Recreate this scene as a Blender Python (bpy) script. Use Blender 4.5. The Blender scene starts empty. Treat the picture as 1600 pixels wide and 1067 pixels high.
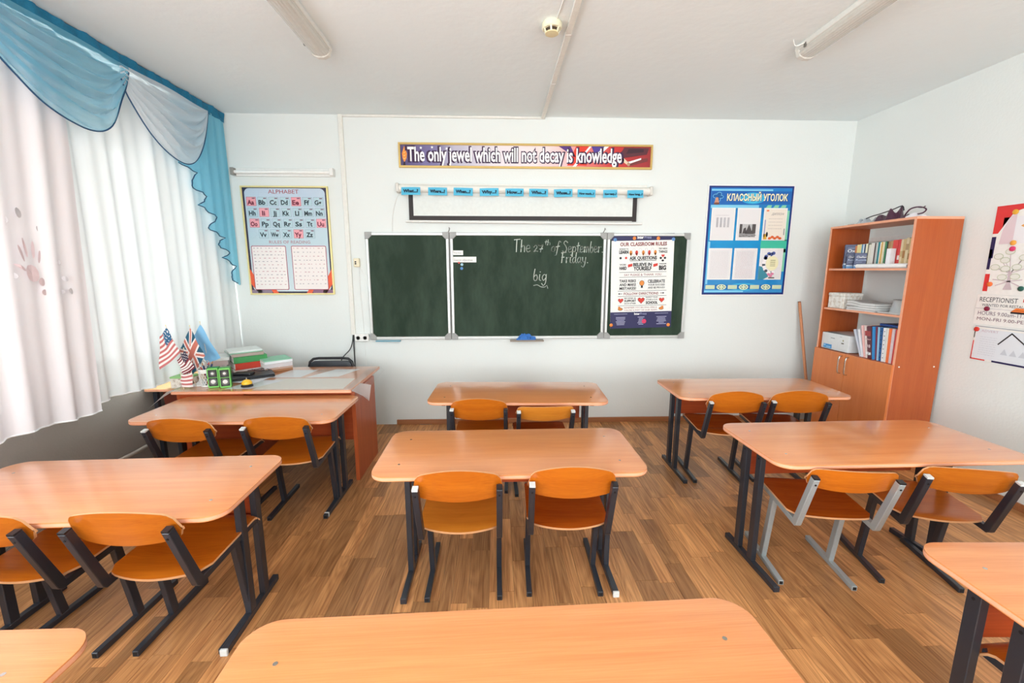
import bpy, bmesh, math, random
from mathutils import Vector, Matrix
random.seed(7)
C = bpy.context.scene.collection
SC = bpy.context.scene
PI = math.pi

# ------------------------------------------------------------------ camera, world, exposure
D = 4.064       # back wall
XL = -2.62      # window wall
XR = 3.331      # right wall
YR = -2.6       # rear wall
CZ = 2.87       # ceiling
cam_d = bpy.data.cameras.new('camera')
cam = bpy.data.objects.new('camera', cam_d); C.objects.link(cam)
cam_d.sensor_width = 36; cam_d.lens = 660.83 / 1600 * 36; cam_d.clip_start = 0.02
pt, yw = 0.1671, 0.0357
fwd = Vector((math.sin(yw) * math.cos(pt), math.cos(yw) * math.cos(pt), -math.sin(pt)))
rgt = Vector((math.cos(yw), -math.sin(yw), 0)); upv = rgt.cross(fwd)
m = Matrix((rgt, upv, -fwd)).transposed().to_4x4(); m.translation = (0, 0, 1.5162)
cam.matrix_world = m
SC.camera = cam
W = bpy.data.worlds.new('world'); SC.world = W; W.use_nodes = True
W.node_tree.nodes['Background'].inputs[0].default_value = (0.91, 0.968, 1.0, 1)
W.node_tree.nodes['Background'].inputs[1].default_value = 5.0
SC.view_settings.view_transform = 'Standard'; SC.view_settings.look = 'None'
SC.view_settings.gamma = 1; SC.view_settings.use_curve_mapping = False
SC.view_settings.exposure = 1.38
WINS = [(2.72, 3.78), (0.25, 2.02), (-2.35, -0.25)]   # window openings in y
WZ0, WZ1 = 0.80, 2.46
for i, (a, b) in enumerate(WINS):
    l = bpy.data.lights.new('daylight_portal', 'AREA'); l.shape = 'RECTANGLE'
    l.size = WZ1 - WZ0; l.size_y = b - a; l.cycles.is_portal = True
    o = bpy.data.objects.new('daylight_portal', l); C.objects.link(o)
    o.location = (XL - 0.30, (a + b) / 2, (WZ0 + WZ1) / 2); o.rotation_euler = (0, -PI / 2, 0)
FILL_RWINS = [(-2.0, .1), (.65, 2.75)]                   # unseen windows added to the rear wall for even fill light, in x
for a, b in FILL_RWINS:
    l = bpy.data.lights.new('daylight_portal', 'AREA'); l.shape = 'RECTANGLE'
    l.size = b - a; l.size_y = WZ1 - WZ0; l.cycles.is_portal = True
    o = bpy.data.objects.new('daylight_portal', l); C.objects.link(o)
    o.location = ((a + b) / 2, YR - 0.16, (WZ0 + WZ1) / 2); o.rotation_euler = (PI / 2, 0, 0)

# ------------------------------------------------------------------ materials
def lin(c):
    c = c / 255.0
    return c / 12.92 if c <= 0.04045 else ((c + 0.055) / 1.055) ** 2.4
def rgb(r, g, b): return (lin(r), lin(g), lin(b), 1)
MATS = {}
def base_mat(name, col, rough=0.5, spec=0.5, metal=0.0, coat=0.0):
    mt = bpy.data.materials.new(name); mt.use_nodes = True
    p = mt.node_tree.nodes['Principled BSDF']
    p.inputs['Base Color'].default_value = col; p.inputs['Roughness'].default_value = rough
    p.inputs['Specular IOR Level'].default_value = spec; p.inputs['Metallic'].default_value = metal
    p.inputs['Coat Weight'].default_value = coat; p.inputs['Coat Roughness'].default_value = .14
    return mt
def plain(r, g, b, rough=0.6, metal=0.0, noise=0.04, scale=40, coat=0.0, spec=0.5):
    key = (r, g, b, rough, metal, noise, scale, coat)
    if key in MATS: return MATS[key]
    mt = base_mat('mat_%d_%d_%d' % (r, g, b), rgb(r, g, b), rough, spec, metal, coat)
    if noise:
        nt = mt.node_tree; p = nt.nodes['Principled BSDF']
        tc = nt.nodes.new('ShaderNodeTexCoord'); n = nt.nodes.new('ShaderNodeTexNoise')
        n.inputs['Scale'].default_value = scale; n.inputs['Detail'].default_value = 4
        nt.links.new(tc.outputs['Object'], n.inputs['Vector'])
        hs = nt.nodes.new('ShaderNodeHueSaturation'); hs.inputs['Color'].default_value = rgb(r, g, b)
        mr = nt.nodes.new('ShaderNodeMapRange'); mr.inputs['To Min'].default_value = 1 - noise * 2; mr.inputs['To Max'].default_value = 1 + noise * 2
        nt.links.new(n.outputs['Fac'], mr.inputs['Value']); nt.links.new(mr.outputs[0], hs.inputs['Value'])
        nt.links.new(hs.outputs[0], p.inputs['Base Color'])
    MATS[key] = mt
    return mt
def wood(name, light, dark, axis='X', rough=0.3, coat=0.0, vary=0.06, grain=1.0, spec=0.5, cathedral=0.0, tone_attr=False, world=False):
    mt = base_mat(name, light, rough, spec, 0, coat); nt = mt.node_tree; N = nt.nodes; L = nt.links
    p = N['Principled BSDF']; tc = N.new('ShaderNodeTexCoord'); oi = N.new('ShaderNodeObjectInfo')
    geo = N.new('ShaderNodeNewGeometry')
    src = geo.outputs['Position'] if world else tc.outputs['Object']
    rnd = oi.outputs['Random']
    if tone_attr:
        at = N.new('ShaderNodeAttribute'); at.attribute_name = 'tone'; rnd = at.outputs['Fac']
    mul = N.new('ShaderNodeMath'); mul.operation = 'MULTIPLY'; mul.inputs[1].default_value = 37.0; L.new(rnd, mul.inputs[0])
    add = N.new('ShaderNodeVectorMath'); add.operation = 'ADD'; L.new(src, add.inputs[0])
    cb = N.new('ShaderNodeCombineXYZ')
    for i in range(3): L.new(mul.outputs[0], cb.inputs[i])
    L.new(cb.outputs[0], add.inputs[1])
    mp = N.new('ShaderNodeMapping'); L.new(add.outputs[0], mp.inputs['Vector'])
    s = {'X': (1.2, 26, 26), 'Y': (26, 1.2, 26), 'Z': (26, 26, 1.2)}[axis]
    mp.inputs['Scale'].default_value = tuple(v * grain for v in s)
    n1 = N.new('ShaderNodeTexNoise'); n1.inputs['Scale'].default_value = 1.0; n1.inputs['Detail'].default_value = 6; n1.inputs['Roughness'].default_value = .6
    n1.inputs['Distortion'].default_value = .4
    L.new(mp.outputs[0], n1.inputs['Vector'])
    mp2 = N.new('ShaderNodeMapping'); L.new(add.outputs[0], mp2.inputs['Vector'])
    s2 = {'X': (6, 240, 240), 'Y': (240, 6, 240), 'Z': (240, 240, 6)}[axis]; mp2.inputs['Scale'].default_value = s2
    n2 = N.new('ShaderNodeTexNoise'); n2.inputs['Scale'].default_value = 1.0; n2.inputs['Detail'].default_value = 3
    L.new(mp2.outputs[0], n2.inputs['Vector'])
    mx = N.new('ShaderNodeMath'); mx.operation = 'MULTIPLY_ADD'; L.new(n2.outputs['Fac'], mx.inputs[0]); mx.inputs[1].default_value = .45; 
    sc = N.new('ShaderNodeMath'); sc.operation = 'MULTIPLY'; L.new(n1.outputs['Fac'], sc.inputs[0]); sc.inputs[1].default_value = .6
    L.new(sc.outputs[0], mx.inputs[2])
    last = mx.outputs[0]
    if cathedral:
        mp3 = N.new('ShaderNodeMapping'); L.new(add.outputs[0], mp3.inputs['Vector'])
        s3 = {'X': (.9, 9, 9), 'Y': (9, .9, 9), 'Z': (9, 9, .9)}[axis]; mp3.inputs['Scale'].default_value = s3
        n3 = N.new('ShaderNodeTexNoise'); n3.inputs['Scale'].default_value = 1.0; n3.inputs['Detail'].default_value = 1.0
        L.new(mp3.outputs[0], n3.inputs['Vector'])
        mm = N.new('ShaderNodeMath'); mm.operation = 'MULTIPLY'; mm.inputs[1].default_value = 34; L.new(n3.outputs['Fac'], mm.inputs[0])
        fr = N.new('ShaderNodeMath'); fr.operation = 'PINGPONG'; fr.inputs[1].default_value = 1.0; L.new(mm.outputs[0], fr.inputs[0])
        ma = N.new('ShaderNodeMath'); ma.operation = 'MULTIPLY_ADD'; ma.inputs[1].default_value = cathedral
        sub = N.new('ShaderNodeMath'); sub.operation = 'SUBTRACT'; sub.inputs[1].default_value = .5; L.new(fr.outputs[0], sub.inputs[0])
        L.new(sub.outputs[0], ma.inputs[0]); L.new(last, ma.inputs[2]); last = ma.outputs[0]
    cr = N.new('ShaderNodeValToRGB'); cr.color_ramp.elements[0].position = .30; cr.color_ramp.elements[1].position = .72
    cr.color_ramp.elements[0].color = dark; cr.color_ramp.elements[1].color = light
    L.new(last, cr.inputs['Fac'])
    hs = N.new('ShaderNodeHueSaturation'); L.new(cr.outputs['Color'], hs.inputs['Color'])
    mr = N.new('ShaderNodeMapRange'); mr.inputs['To Min'].default_value = 1 - vary; mr.inputs['To Max'].default_value = 1 + vary
    L.new(rnd, mr.inputs['Value']); L.new(mr.outputs[0], hs.inputs['Value'])
    L.new(hs.outputs[0], p.inputs['Base Color'])
    bp = N.new('ShaderNodeBump'); bp.inputs['Strength'].default_value = .04; bp.inputs['Distance'].default_value = .002
    L.new(n2.outputs['Fac'], bp.inputs['Height']); L.new(bp.outputs[0], p.inputs['Normal'])
    return mt
M_TOP = wood('beech_laminate', rgb(232, 154, 94), rgb(212, 125, 66), 'X', .28, .9, .03, .8)
M_EDGE = wood('beech_edge_band', rgb(240, 178, 146), rgb(228, 156, 122), 'X', .4, 0, .02)
M_PANEL = wood('beech_panel', rgb(190, 86, 40), rgb(160, 62, 24), 'X', .4, 0, .04)
M_PLY = wood('lacquered_plywood', rgb(198, 110, 24), rgb(168, 80, 9), 'X', .3, .3, .10, 1.0)
M_PLYL = wood('sun_worn_plywood', rgb(212, 134, 46), rgb(186, 106, 26), 'X', .3, .4, .04, 1.0)
M_PLYD = wood('reddish_plywood', rgb(176, 84, 20), rgb(142, 58, 10), 'X', .25, .5, .04, 1.0)
M_PLYE = plain(224, 168, 120, .5)
M_DESKP = wood('desk_side_panel', rgb(196, 98, 50), rgb(160, 66, 28), 'Z', .4, 0, .03, .7)
M_CAB = wood('bookcase_wood', rgb(188, 96, 44), rgb(166, 74, 28), 'Z', .35, .1, .02, .6)
M_DOOR = wood('bookcase_door', rgb(224, 134, 72), rgb(206, 108, 50), 'Z', .3, .2, .02, .5)
M_CABE = plain(238, 170, 136, .45)
def floor_mat(name, attr):
    return wood(name, rgb(214, 156, 100), rgb(138, 84, 44), 'Y', .4, .1, .34, 1.9, .4, .13, attr, True)
M_FLOOR = floor_mat('oak_plank', False); M_FLOORA = floor_mat('oak_plank_far', True)
M_BASEB = wood('baseboard_wood', rgb(178, 118, 76), rgb(140, 84, 48), 'X', .4)
M_BLACK = plain(38, 43, 52, .38, .0, .05, 300, .2)
M_SILVER = plain(168, 176, 178, .35, .3, .05, 200)
M_WHITECAP = plain(205, 208, 206, .45)
M_CHROME = plain(200, 196, 190, .2, 1.0, .0)
M_PLASTIC = plain(232, 230, 222, .4)
M_WHITE = plain(238, 238, 234, .5)
M_PAPER = plain(240, 240, 236, .8)
M_DARK = plain(26, 26, 30, .45)
M_HOLE = plain(8, 8, 10, .7)
M_GOLD = plain(214, 182, 110, .3, .4, .03)
M_PGOLD = plain(240, 226, 160, .35, .2, .03)
M_ALU = plain(206, 208, 206, .35, .35, .03)
M_ALUC = plain(158, 158, 156, .5, .1, .05)

def wall_mat(name, c, bump=.25, scale=60, low=None):
    mt = base_mat(name, rgb(*c), .85, .2); nt = mt.node_tree; N = nt.nodes; L = nt.links; p = N['Principled BSDF']
    geo = N.new('ShaderNodeNewGeometry'); n = N.new('ShaderNodeTexNoise'); n.inputs['Scale'].default_value = scale; n.inputs['Detail'].default_value = 5
    L.new(geo.outputs['Position'], n.inputs['Vector'])
    n2 = N.new('ShaderNodeTexNoise'); n2.inputs['Scale'].default_value = 1.3; n2.inputs['Detail'].default_value = 3; L.new(geo.outputs['Position'], n2.inputs['Vector'])
    bp = N.new('ShaderNodeBump'); bp.inputs['Strength'].default_value = bump; bp.inputs['Distance'].default_value = .004
    L.new(n.outputs['Fac'], bp.inputs['Height']); L.new(bp.outputs[0], p.inputs['Normal'])
    hs = N.new('ShaderNodeHueSaturation'); hs.inputs['Color'].default_value = rgb(*c)
    mr = N.new('ShaderNodeMapRange'); mr.inputs['To Min'].default_value = .965; mr.inputs['To Max'].default_value = 1.03
    L.new(n2.outputs['Fac'], mr.inputs['Value']); L.new(mr.outputs[0], hs.inputs['Value'])
    L.new(hs.outputs[0], p.inputs['Base Color'])
    return mt
M_WALL = wall_mat('white_plaster', (230, 234, 231)); M_CEIL = wall_mat('ceiling_plaster', (240, 249, 251), .5, 16)
M_GREYW = wall_mat('taupe_plaster', (150, 142, 134), .6, 90)

def sheer(name, col, transp, transl, diff, weave=True):
    mt = bpy.data.materials.new(name); mt.use_nodes = True; nt = mt.node_tree; N = nt.nodes; L = nt.links
    N.remove(N['Principled BSDF']); out = N['Material Output']
    t = N.new('ShaderNodeBsdfTransparent'); t.inputs[0].default_value = (1, 1, 1, 1)
    tl = N.new('ShaderNodeBsdfTranslucent'); tl.inputs[0].default_value = col
    d = N.new('ShaderNodeBsdfDiffuse'); d.inputs[0].default_value = col
    m1 = N.new('ShaderNodeMixShader'); m1.inputs[0].default_value = diff / (diff + transl); L.new(tl.outputs[0], m1.inputs[1]); L.new(d.outputs[0], m1.inputs[2])
    m2 = N.new('ShaderNodeMixShader'); L.new(m1.outputs[0], m2.inputs[1]); L.new(t.outputs[0], m2.inputs[2])
    # cloth seen edge-on is denser than cloth seen face-on
    lw = N.new('ShaderNodeLayerWeight'); lw.inputs['Blend'].default_value = .35
    mr = N.new('ShaderNodeMapRange'); mr.inputs['To Min'].default_value = transp; mr.inputs['To Max'].default_value = transp * .25
    L.new(lw.outputs['Facing'], mr.inputs['Value']); L.new(mr.outputs[0], m2.inputs[0])
    L.new(m2.outputs[0], out.inputs['Surface'])
    return mt
M_SHEER = sheer('white_voile', rgb(238, 242, 242), .012, .034, .966)
M_SHEER2 = sheer('pinkish_voile', rgb(240, 234, 236), .012, .085, .915)
M_SWAGB = sheer('blue_voile', rgb(140, 208, 232), .46, .30, .70)
M_SWAGW = sheer('white_swag_voile', rgb(228, 236, 242), .34, .20, .80)
M_JABOT = sheer('sky_blue_voile', rgb(150, 220, 242), .08, .55, .45)
M_TEAL = plain(20, 116, 152, .7, 0, .12, 120)
M_TRIM = plain(16, 72, 112, .6)
def glassy(name, fac=.08, tint=(1, 1, 1, 1), rough=.02):
    mt = bpy.data.materials.new(name); mt.use_nodes = True; nt = mt.node_tree; N = nt.nodes; L = nt.links
    N.remove(N['Principled BSDF']); out = N['Material Output']
    t = N.new('ShaderNodeBsdfTransparent'); t.inputs[0].default_value = tint
    g = N.new('ShaderNodeBsdfGlossy'); g.inputs['Roughness'].default_value = rough
    f = N.new('ShaderNodeLayerWeight'); f.inputs['Blend'].default_value = .5
    pw = N.new('ShaderNodeMath'); pw.operation = 'POWER'; pw.inputs[1].default_value = 5.0; L.new(f.outputs['Facing'], pw.inputs[0])
    a = N.new('ShaderNodeMath'); a.operation = 'MULTIPLY_ADD'; a.inputs[1].default_value = .9; a.inputs[2].default_value = fac; L.new(pw.outputs[0], a.inputs[0])
    mx = N.new('ShaderNodeMixShader'); L.new(a.outputs[0], mx.inputs[0]); L.new(t.outputs[0], mx.inputs[1]); L.new(g.outputs[0], mx.inputs[2])
    L.new(mx.outputs[0], out.inputs['Surface'])
    return mt
M_GLASS = glassy('window_glass', .02); M_FILM = glassy('clear_film', .03, (.98, .98, .98, 1), .15)
M_CLEAR = glassy('clear_plastic', .12, (.9, .91, .9, 1), .15)
def board_mat():
    mt = base_mat('chalkboard_enamel', rgb(44, 60, 48), .6, .2); nt = mt.node_tree; N = nt.nodes; L = nt.links; p = N['Principled BSDF']
    geo = N.new('ShaderNodeNewGeometry'); mp = N.new('ShaderNodeMapping'); mp.inputs['Scale'].default_value = (3, 3, .9); mp.inputs['Rotation'].default_value = (0, .3, 0)
    L.new(geo.outputs['Position'], mp.inputs[0]); n = N.new('ShaderNodeTexNoise'); n.inputs['Scale'].default_value = 1.6; n.inputs['Detail'].default_value = 9; n.inputs['Roughness'].default_value = .7
    L.new(mp.outputs[0], n.inputs['Vector'])
    cr = N.new('ShaderNodeValToRGB'); e = cr.color_ramp.elements; e[0].position = .42; e[1].position = .80; e[0].color = rgb(34, 52, 38); e[1].color = rgb(64, 82, 68)
    L.new(n.outputs['Fac'], cr.inputs[0]); L.new(cr.outputs[0], p.inputs['Base Color'])
    return mt
M_BOARD = board_mat()
M_VALS = {}

# ------------------------------------------------------------------ mesh builder
class MB:
    def __init__(s): s.v = []; s.f = []; s.m = []; s.mats = []
    def mi(s, mat):
        if mat not in s.mats: s.mats.append(mat)
        return s.mats.index(mat)
    def add(s, vs, fs, mat):
        b = len(s.v); k = s.mi(mat); s.v += [tuple(v) for v in vs]
        for f in fs: s.f.append([b + i for i in f]); s.m.append(k)
    def box(s, x0, y0, z0, x1, y1, z1, mat, T=None):
        x0, x1 = min(x0, x1), max(x0, x1); y0, y1 = min(y0, y1), max(y0, y1); z0, z1 = min(z0, z1), max(z0, z1)
        vs = [Vector((x, y, z)) for z in (z0, z1) for y in (y0, y1) for x in (x0, x1)]
        if T: vs = [T @ v for v in vs]
        s.add(vs, [(0, 2, 3, 1), (4, 5, 7, 6), (0, 1, 5, 4), (2, 6, 7, 3), (0, 4, 6, 2), (1, 3, 7, 5)], mat); return s
    def bar(s, a, b, w, h, mat, up=(0, 0, 1)):          # rectangular bar from a to b; w across, h along up
        a = Vector(a); b = Vector(b); d = (b - a).normalized(); u = Vector(up)
        sd = d.cross(u)
        if sd.length < 1e-5: sd = d.cross(Vector((0, 1, 0)))
        sd.normalize(); u = sd.cross(d).normalized()
        vs = []
        for p in (a, b):
            for i, j in ((-1, -1), (1, -1), (1, 1), (-1, 1)): vs.append(p + sd * (w / 2 * i) + u * (h / 2 * j))
        s.add(vs, [(3, 2, 1, 0), (4, 5, 6, 7), (0, 1, 5, 4), (1, 2, 6, 5), (2, 3, 7, 6), (3, 0, 4, 7)], mat); return s
    def tube(s, pts, r, mat, n=8, caps=True):
        pts = [Vector(p) for p in pts]; k = len(pts); rr = r if isinstance(r, (list, tuple)) else [r] * k
        vs = []; prev = None
        for i, p in enumerate(pts):
            d = (pts[min(i + 1, k - 1)] - pts[max(i - 1, 0)]).normalized()
            if prev is None:
                a = d.cross(Vector((0, 0, 1)))
                if a.length < 1e-3: a = d.cross(Vector((1, 0, 0)))
            else: a = prev - d * prev.dot(d)
            a.normalize(); prev = a; b = d.cross(a)
            for j in range(n):
                t = 2 * PI * j / n; vs.append(p + (a * math.cos(t) + b * math.sin(t)) * rr[i])
        fs = [(i * n + j, i * n + (j + 1) % n, (i + 1) * n + (j + 1) % n, (i + 1) * n + j) for i in range(k - 1) for j in range(n)]
        if caps: fs += [tuple(range(n - 1, -1, -1)), tuple((k - 1) * n + j for j in range(n))]
        s.add(vs, fs, mat); return s
    def cyl(s, c, r, h, mat, n=20, axis='z', r2=None):
        r2 = r if r2 is None else r2; c = Vector(c)
        ax = {'x': Vector((1, 0, 0)), 'y': Vector((0, 1, 0)), 'z': Vector((0, 0, 1))}[axis]
        return s.tube([c, c + ax * h], [r, r2], mat, n)
    def lathe(s, c, prof, mat, n=24, T=None):
        c = Vector(c); vs = []; k = len(prof)
        for r, z in prof:
            for j in range(n):
                t = 2 * PI * j / n; q = Vector((r * math.cos(t), r * math.sin(t), z))
                vs.append(c + (T @ q if T else q))
        fs = [(i * n + j, i * n + (j + 1) % n, (i + 1) * n + (j + 1) % n, (i + 1) * n + j) for i in range(k - 1) for j in range(n)]
        fs += [tuple(range(n - 1, -1, -1)), tuple((k - 1) * n + j for j in range(n))]
        s.add(vs, fs, mat); return s
    def prism(s, poly, z0, z1, mat, side=None, T=None):
        n = len(poly); vs = [Vector((x, y, z0)) for x, y in poly] + [Vector((x, y, z1)) for x, y in poly]
        if T: vs = [T @ v for v in vs]
        s.add(vs, [tuple(range(n - 1, -1, -1)), tuple(range(n, 2 * n))], mat)
        b = len(s.v) - 2 * n; k = s.mi(side or mat)
        for i in range(n):
            j = (i + 1) % n; s.f.append([b + i, b + j, b + n + j, b + n + i]); s.m.append(k)
        return s
    def grid(s, fn, nu, nv, mat, thick=0):
        vs = [Vector(fn(i / nu, j / nv)) for j in range(nv + 1) for i in range(nu + 1)]
        fs = []; ms = []
        for j in range(nv):
            for i in range(nu):
                a = j * (nu + 1) + i; fs.append((a, a + 1, a + nu + 2, a + nu + 1)); ms.append((i, j))
        b = len(s.v); s.v += [tuple(v) for v in vs]
        for f, (i, j) in zip(fs, ms):
            mt = mat((i + .5) / nu, (j + .5) / nv) if callable(mat) else mat
            s.f.append([b + q for q in f]); s.m.append(s.mi(mt))
        return s
    def build(s, name, parent=None, bev=0, seg=1, smooth=False, world=None, wn=True, loc=None):
        off = Vector((0, 0, 0))
        if loc is not None: off = Vector(loc)
        if world is not None: off = Vector(world)
        me = bpy.data.meshes.new(name)
        me.from_pydata([(v[0] - off[0], v[1] - off[1], v[2] - off[2]) for v in s.v], [], s.f)
        for mt in s.mats: me.materials.append(mt)
        me.polygons.foreach_set('material_index', s.m)
        me.update()
        if bev:
            bm = bmesh.new(); bm.from_mesh(me)
            bmesh.ops.recalc_face_normals(bm, faces=bm.faces)
            es = [e for e in bm.edges if len(e.link_faces) == 2 and e.calc_face_angle(0) > .6]
            bmesh.ops.bevel(bm, geom=es, offset=bev, segments=seg, profile=.7, affect='EDGES', clamp_overlap=True)
            bm.to_mesh(me); bm.free()
        if smooth:
            me.polygons.foreach_set('use_smooth', [True] * len(me.polygons))
            me.set_sharp_from_angle(angle=math.radians(40))
        o = bpy.data.objects.new(name, me); C.objects.link(o)
        if loc is not None: o.location = loc
        if parent: o.parent = parent
        return o
def bx(x0, y0, z0, x1, y1, z1, mat): return MB().box(x0, y0, z0, x1, y1, z1, mat)

def tag(o, label=None, cat=None, group=None, kind=None):
    if label: o['label'] = label
    if cat: o['category'] = cat
    if group: o['group'] = group
    if kind: o['kind'] = kind
    return o
def thing(name, label, cat, loc=(0, 0, 0), rz=0, group=None):
    o = bpy.data.objects.new(name, None); o.empty_display_size = .1; C.objects.link(o)
    o.location = loc; o.rotation_euler = (0, 0, rz)
    return tag(o, label, cat, group)
def copy_tree(o, parent=None):
    c = o.copy(); C.objects.link(c); c.parent = parent
    for ch in [x for x in C.objects if x.parent == o]: copy_tree(ch, c)
    return c
def dup(o, loc, rz, label, group=None):
    c = copy_tree(o); c.location = loc; c.rotation_euler = (0, 0, rz); c['label'] = label
    if group: c['group'] = group
    return c
def rrect(x0, y0, x1, y1, r, n=6):
    out = []
    for cx, cy, a0 in ((x1 - r, y1 - r, 0), (x0 + r, y1 - r, 90), (x0 + r, y0 + r, 180), (x1 - r, y0 + r, 270)):
        for k in range(n + 1):
            a = math.radians(a0 + 90 * k / n); out.append((cx + r * math.cos(a), cy + r * math.sin(a)))
    return out

# ------------------------------------------------------------------ flat print (lettering, shapes) on a real sheet
TXT = {}
def text_mesh(s, shear=0.0, bold=0.0):
    key = (s, shear, bold)
    if key in TXT: return TXT[key]
    cu = bpy.data.curves.new('t', 'FONT'); cu.body = s; cu.size = 1; cu.shear = shear; cu.offset = bold; cu.resolution_u = 2
    o = bpy.data.objects.new('t', cu); C.objects.link(o)
    dg = bpy.context.evaluated_depsgraph_get(); dg.update()
    me = o.evaluated_get(dg).to_mesh()
    vs = [(v.co.x, v.co.y) for v in me.vertices]; fs = [tuple(p.vertices) for p in me.polygons]
    o.evaluated_get(dg).to_mesh_clear(); bpy.data.objects.remove(o); bpy.data.curves.remove(cu)
    TXT[key] = (vs, fs); return TXT[key]
class Sheet:
    """2D drawing on a plane: O origin, U right, V up, N towards the viewer."""
    def __init__(s, O, U, V):
        s.O = Vector(O); s.U = Vector(U); s.V = Vector(V); s.N = s.U.cross(s.V); s.mb = MB()
    def P(s, u, v, k): return s.O + s.U * u + s.V * v + s.N * (.0006 * k)
    def poly(s, pts, mat, k=1): s.mb.add([s.P(u, v, k) for u, v in pts], [tuple(range(len(pts)))], mat)
    def rect(s, u0, v0, u1, v1, mat, k=1): s.poly([(u0, v0), (u1, v0), (u1, v1), (u0, v1)], mat, k)
    def frame(s, u0, v0, u1, v1, w, mat, k=1):
        s.rect(u0, v0, u1, v0 + w, mat, k); s.rect(u0, v1 - w, u1, v1, mat, k); s.rect(u0, v0 + w, u0 + w, v1 - w, mat, k); s.rect(u1 - w, v0 + w, u1, v1 - w, mat, k)
    def ell(s, u, v, a, b, mat, k=1, n=14): s.poly([(u + a * math.cos(2 * PI * i / n), v + b * math.sin(2 * PI * i / n)) for i in range(n)], mat, k)
    def heart(s, u, v, r, mat, k=1):
        pts = []
        for i in range(20):
            t = 2 * PI * i / 20; pts.append((u + r * math.sin(t) ** 3, v + r * (13 * math.cos(t) - 5 * math.cos(2 * t) - 2 * math.cos(3 * t) - math.cos(4 * t)) / 16))
        s.poly(pts[::-1], mat, k)
    def text(s, txt, u, v, h, mat, w=None, k=2, align='c', shear=0, bold=0.0):
        vs, fs = text_mesh(txt, shear, bold)
        if not vs: return
        x0 = min(a for a, b in vs); x1 = max(a for a, b in vs)
        sy = h / .72; sx = sy if w is None else w / (x1 - x0)
        W_ = (x1 - x0) * sx; ou = u - W_ / 2 if align == 'c' else u
        s.mb.add([s.P(ou + (a - x0) * sx, v + b * sy, k) for a, b in vs], fs, mat)
    def stroke(s, pts, w, mat, k=1):
        for (a, b), (c, d) in zip(pts[:-1], pts[1:]):
            dx, dy = c - a, d - b; L = math.hypot(dx, dy) or 1; nx, ny = -dy / L * w / 2, dx / L * w / 2; ex, ey = dx / L * w * .3, dy / L * w * .3
            s.poly([(a + nx - ex, b + ny - ey), (a - nx - ex, b - ny - ey), (c - nx + ex, d - ny + ey), (c + nx + ex, d + ny + ey)], mat, k)
    def lines(s, u0, v0, u1, n, dv, h, mat, k=2, seed=1, gap=(.004, .004)):
        """rows of small illegible print"""
        R = random.Random(seed)
        for i in range(n):
            u = u0; v = v0 - i * dv
            while u < u1:
                L = R.uniform(.006, .02); L = min(L, u1 - u); s.rect(u, v, u + L, v + h, mat, k); u += L + R.uniform(*gap)
    def build(s, name, parent=None, loc=None, world=None): return s.mb.build(name, parent, loc=loc, world=world)
def catmull(pts, n=5):
    out = []; P = [pts[0]] + list(pts) + [pts[-1]]
    for i in range(1, len(P) - 2):
        for k in range(n):
            t = k / n; p0, p1, p2, p3 = P[i - 1], P[i], P[i + 1], P[i + 2]
            out.append(tuple(.5 * (2 * p1[j] + (p2[j] - p0[j]) * t + (2 * p0[j] - 5 * p1[j] + 4 * p2[j] - p3[j]) * t * t + (3 * p1[j] - p0[j] - 3 * p2[j] + p3[j]) * t ** 3) for j in range(len(p1))))
    out.append(tuple(P[-2])); return out

# ------------------------------------------------------------------ ROOM
def struct(name, mb, parent=None, **k):
    o = mb.build(name, parent, **k)
    if parent is None: o['kind'] = 'structure'
    return o
fl = struct('floor', bx(XL, YR, -.12, XR, D, -.006, plain(104, 62, 34, .6)), loc=(0, 0, -.006))
fl['label'] = 'brown oak plank floor running towards the chalkboard wall'
planks = []
R = random.Random(3)
x1 = XL
while x1 < XR:
    x0 = x1; x1 = min(x0 + R.choice((.055, .075, .085, .10, .12)), XR)
    y = YR - R.uniform(0, .5)
    while y < D:
        L = R.choice((.30, .40, .48, .60)) ; y0 = max(y, YR); y1 = min(y + L, D); y += L
        if y1 - y0 > .03 and x1 - x0 > .01: planks.append((x0, x1, y0, y1))
CM, CI = cam.matrix_world.copy(), cam.matrix_world.inverted()
def size_px(x, y):
    p = CI @ Vector((x, y, 0)); 
    if p.z > -.2: return -1
    u, v = 660.83 * p.x / -p.z, 660.83 * p.y / -p.z
    if abs(u) > 830 or abs(v) > 560: return -1
    return 1 / (p.z * p.z)
planks.sort(key=lambda p: -max(size_px((p[0] + p[1]) / 2, t) for t in (p[2], (p[2] + p[3]) / 2, p[3])))
g = .0006
by_len = {}
for x0, x1, y0, y1 in planks[:300]:
    w = round(x1 - x0, 4); L = round(y1 - y0, 4); key = (w, L)
    if key not in by_len:
        o = bx(-w / 2 + g, -L / 2 + g, -.006, w / 2 - g, L / 2 - g, 0, M_FLOOR).build('plank', fl); by_len[key] = o.data
    else:
        o = bpy.data.objects.new('plank', by_len[key]); C.objects.link(o); o.parent = fl
    o.location = ((x0 + x1) / 2, (y0 + y1) / 2, .006)
far = MB(); tones = []
for x0, x1, y0, y1 in planks[300:]:
    far.box(x0 + g, y0 + g, -.006, x1 - g, y1 - g, 0, M_FLOORA); tones += [R.random()] * 6
fo = far.build('plank', fl); fo['kind'] = 'stuff'; fo.location = (0, 0, .006)
fo.data.attributes.new('tone', 'FLOAT', 'FACE').data.foreach_set('value', tones)

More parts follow.
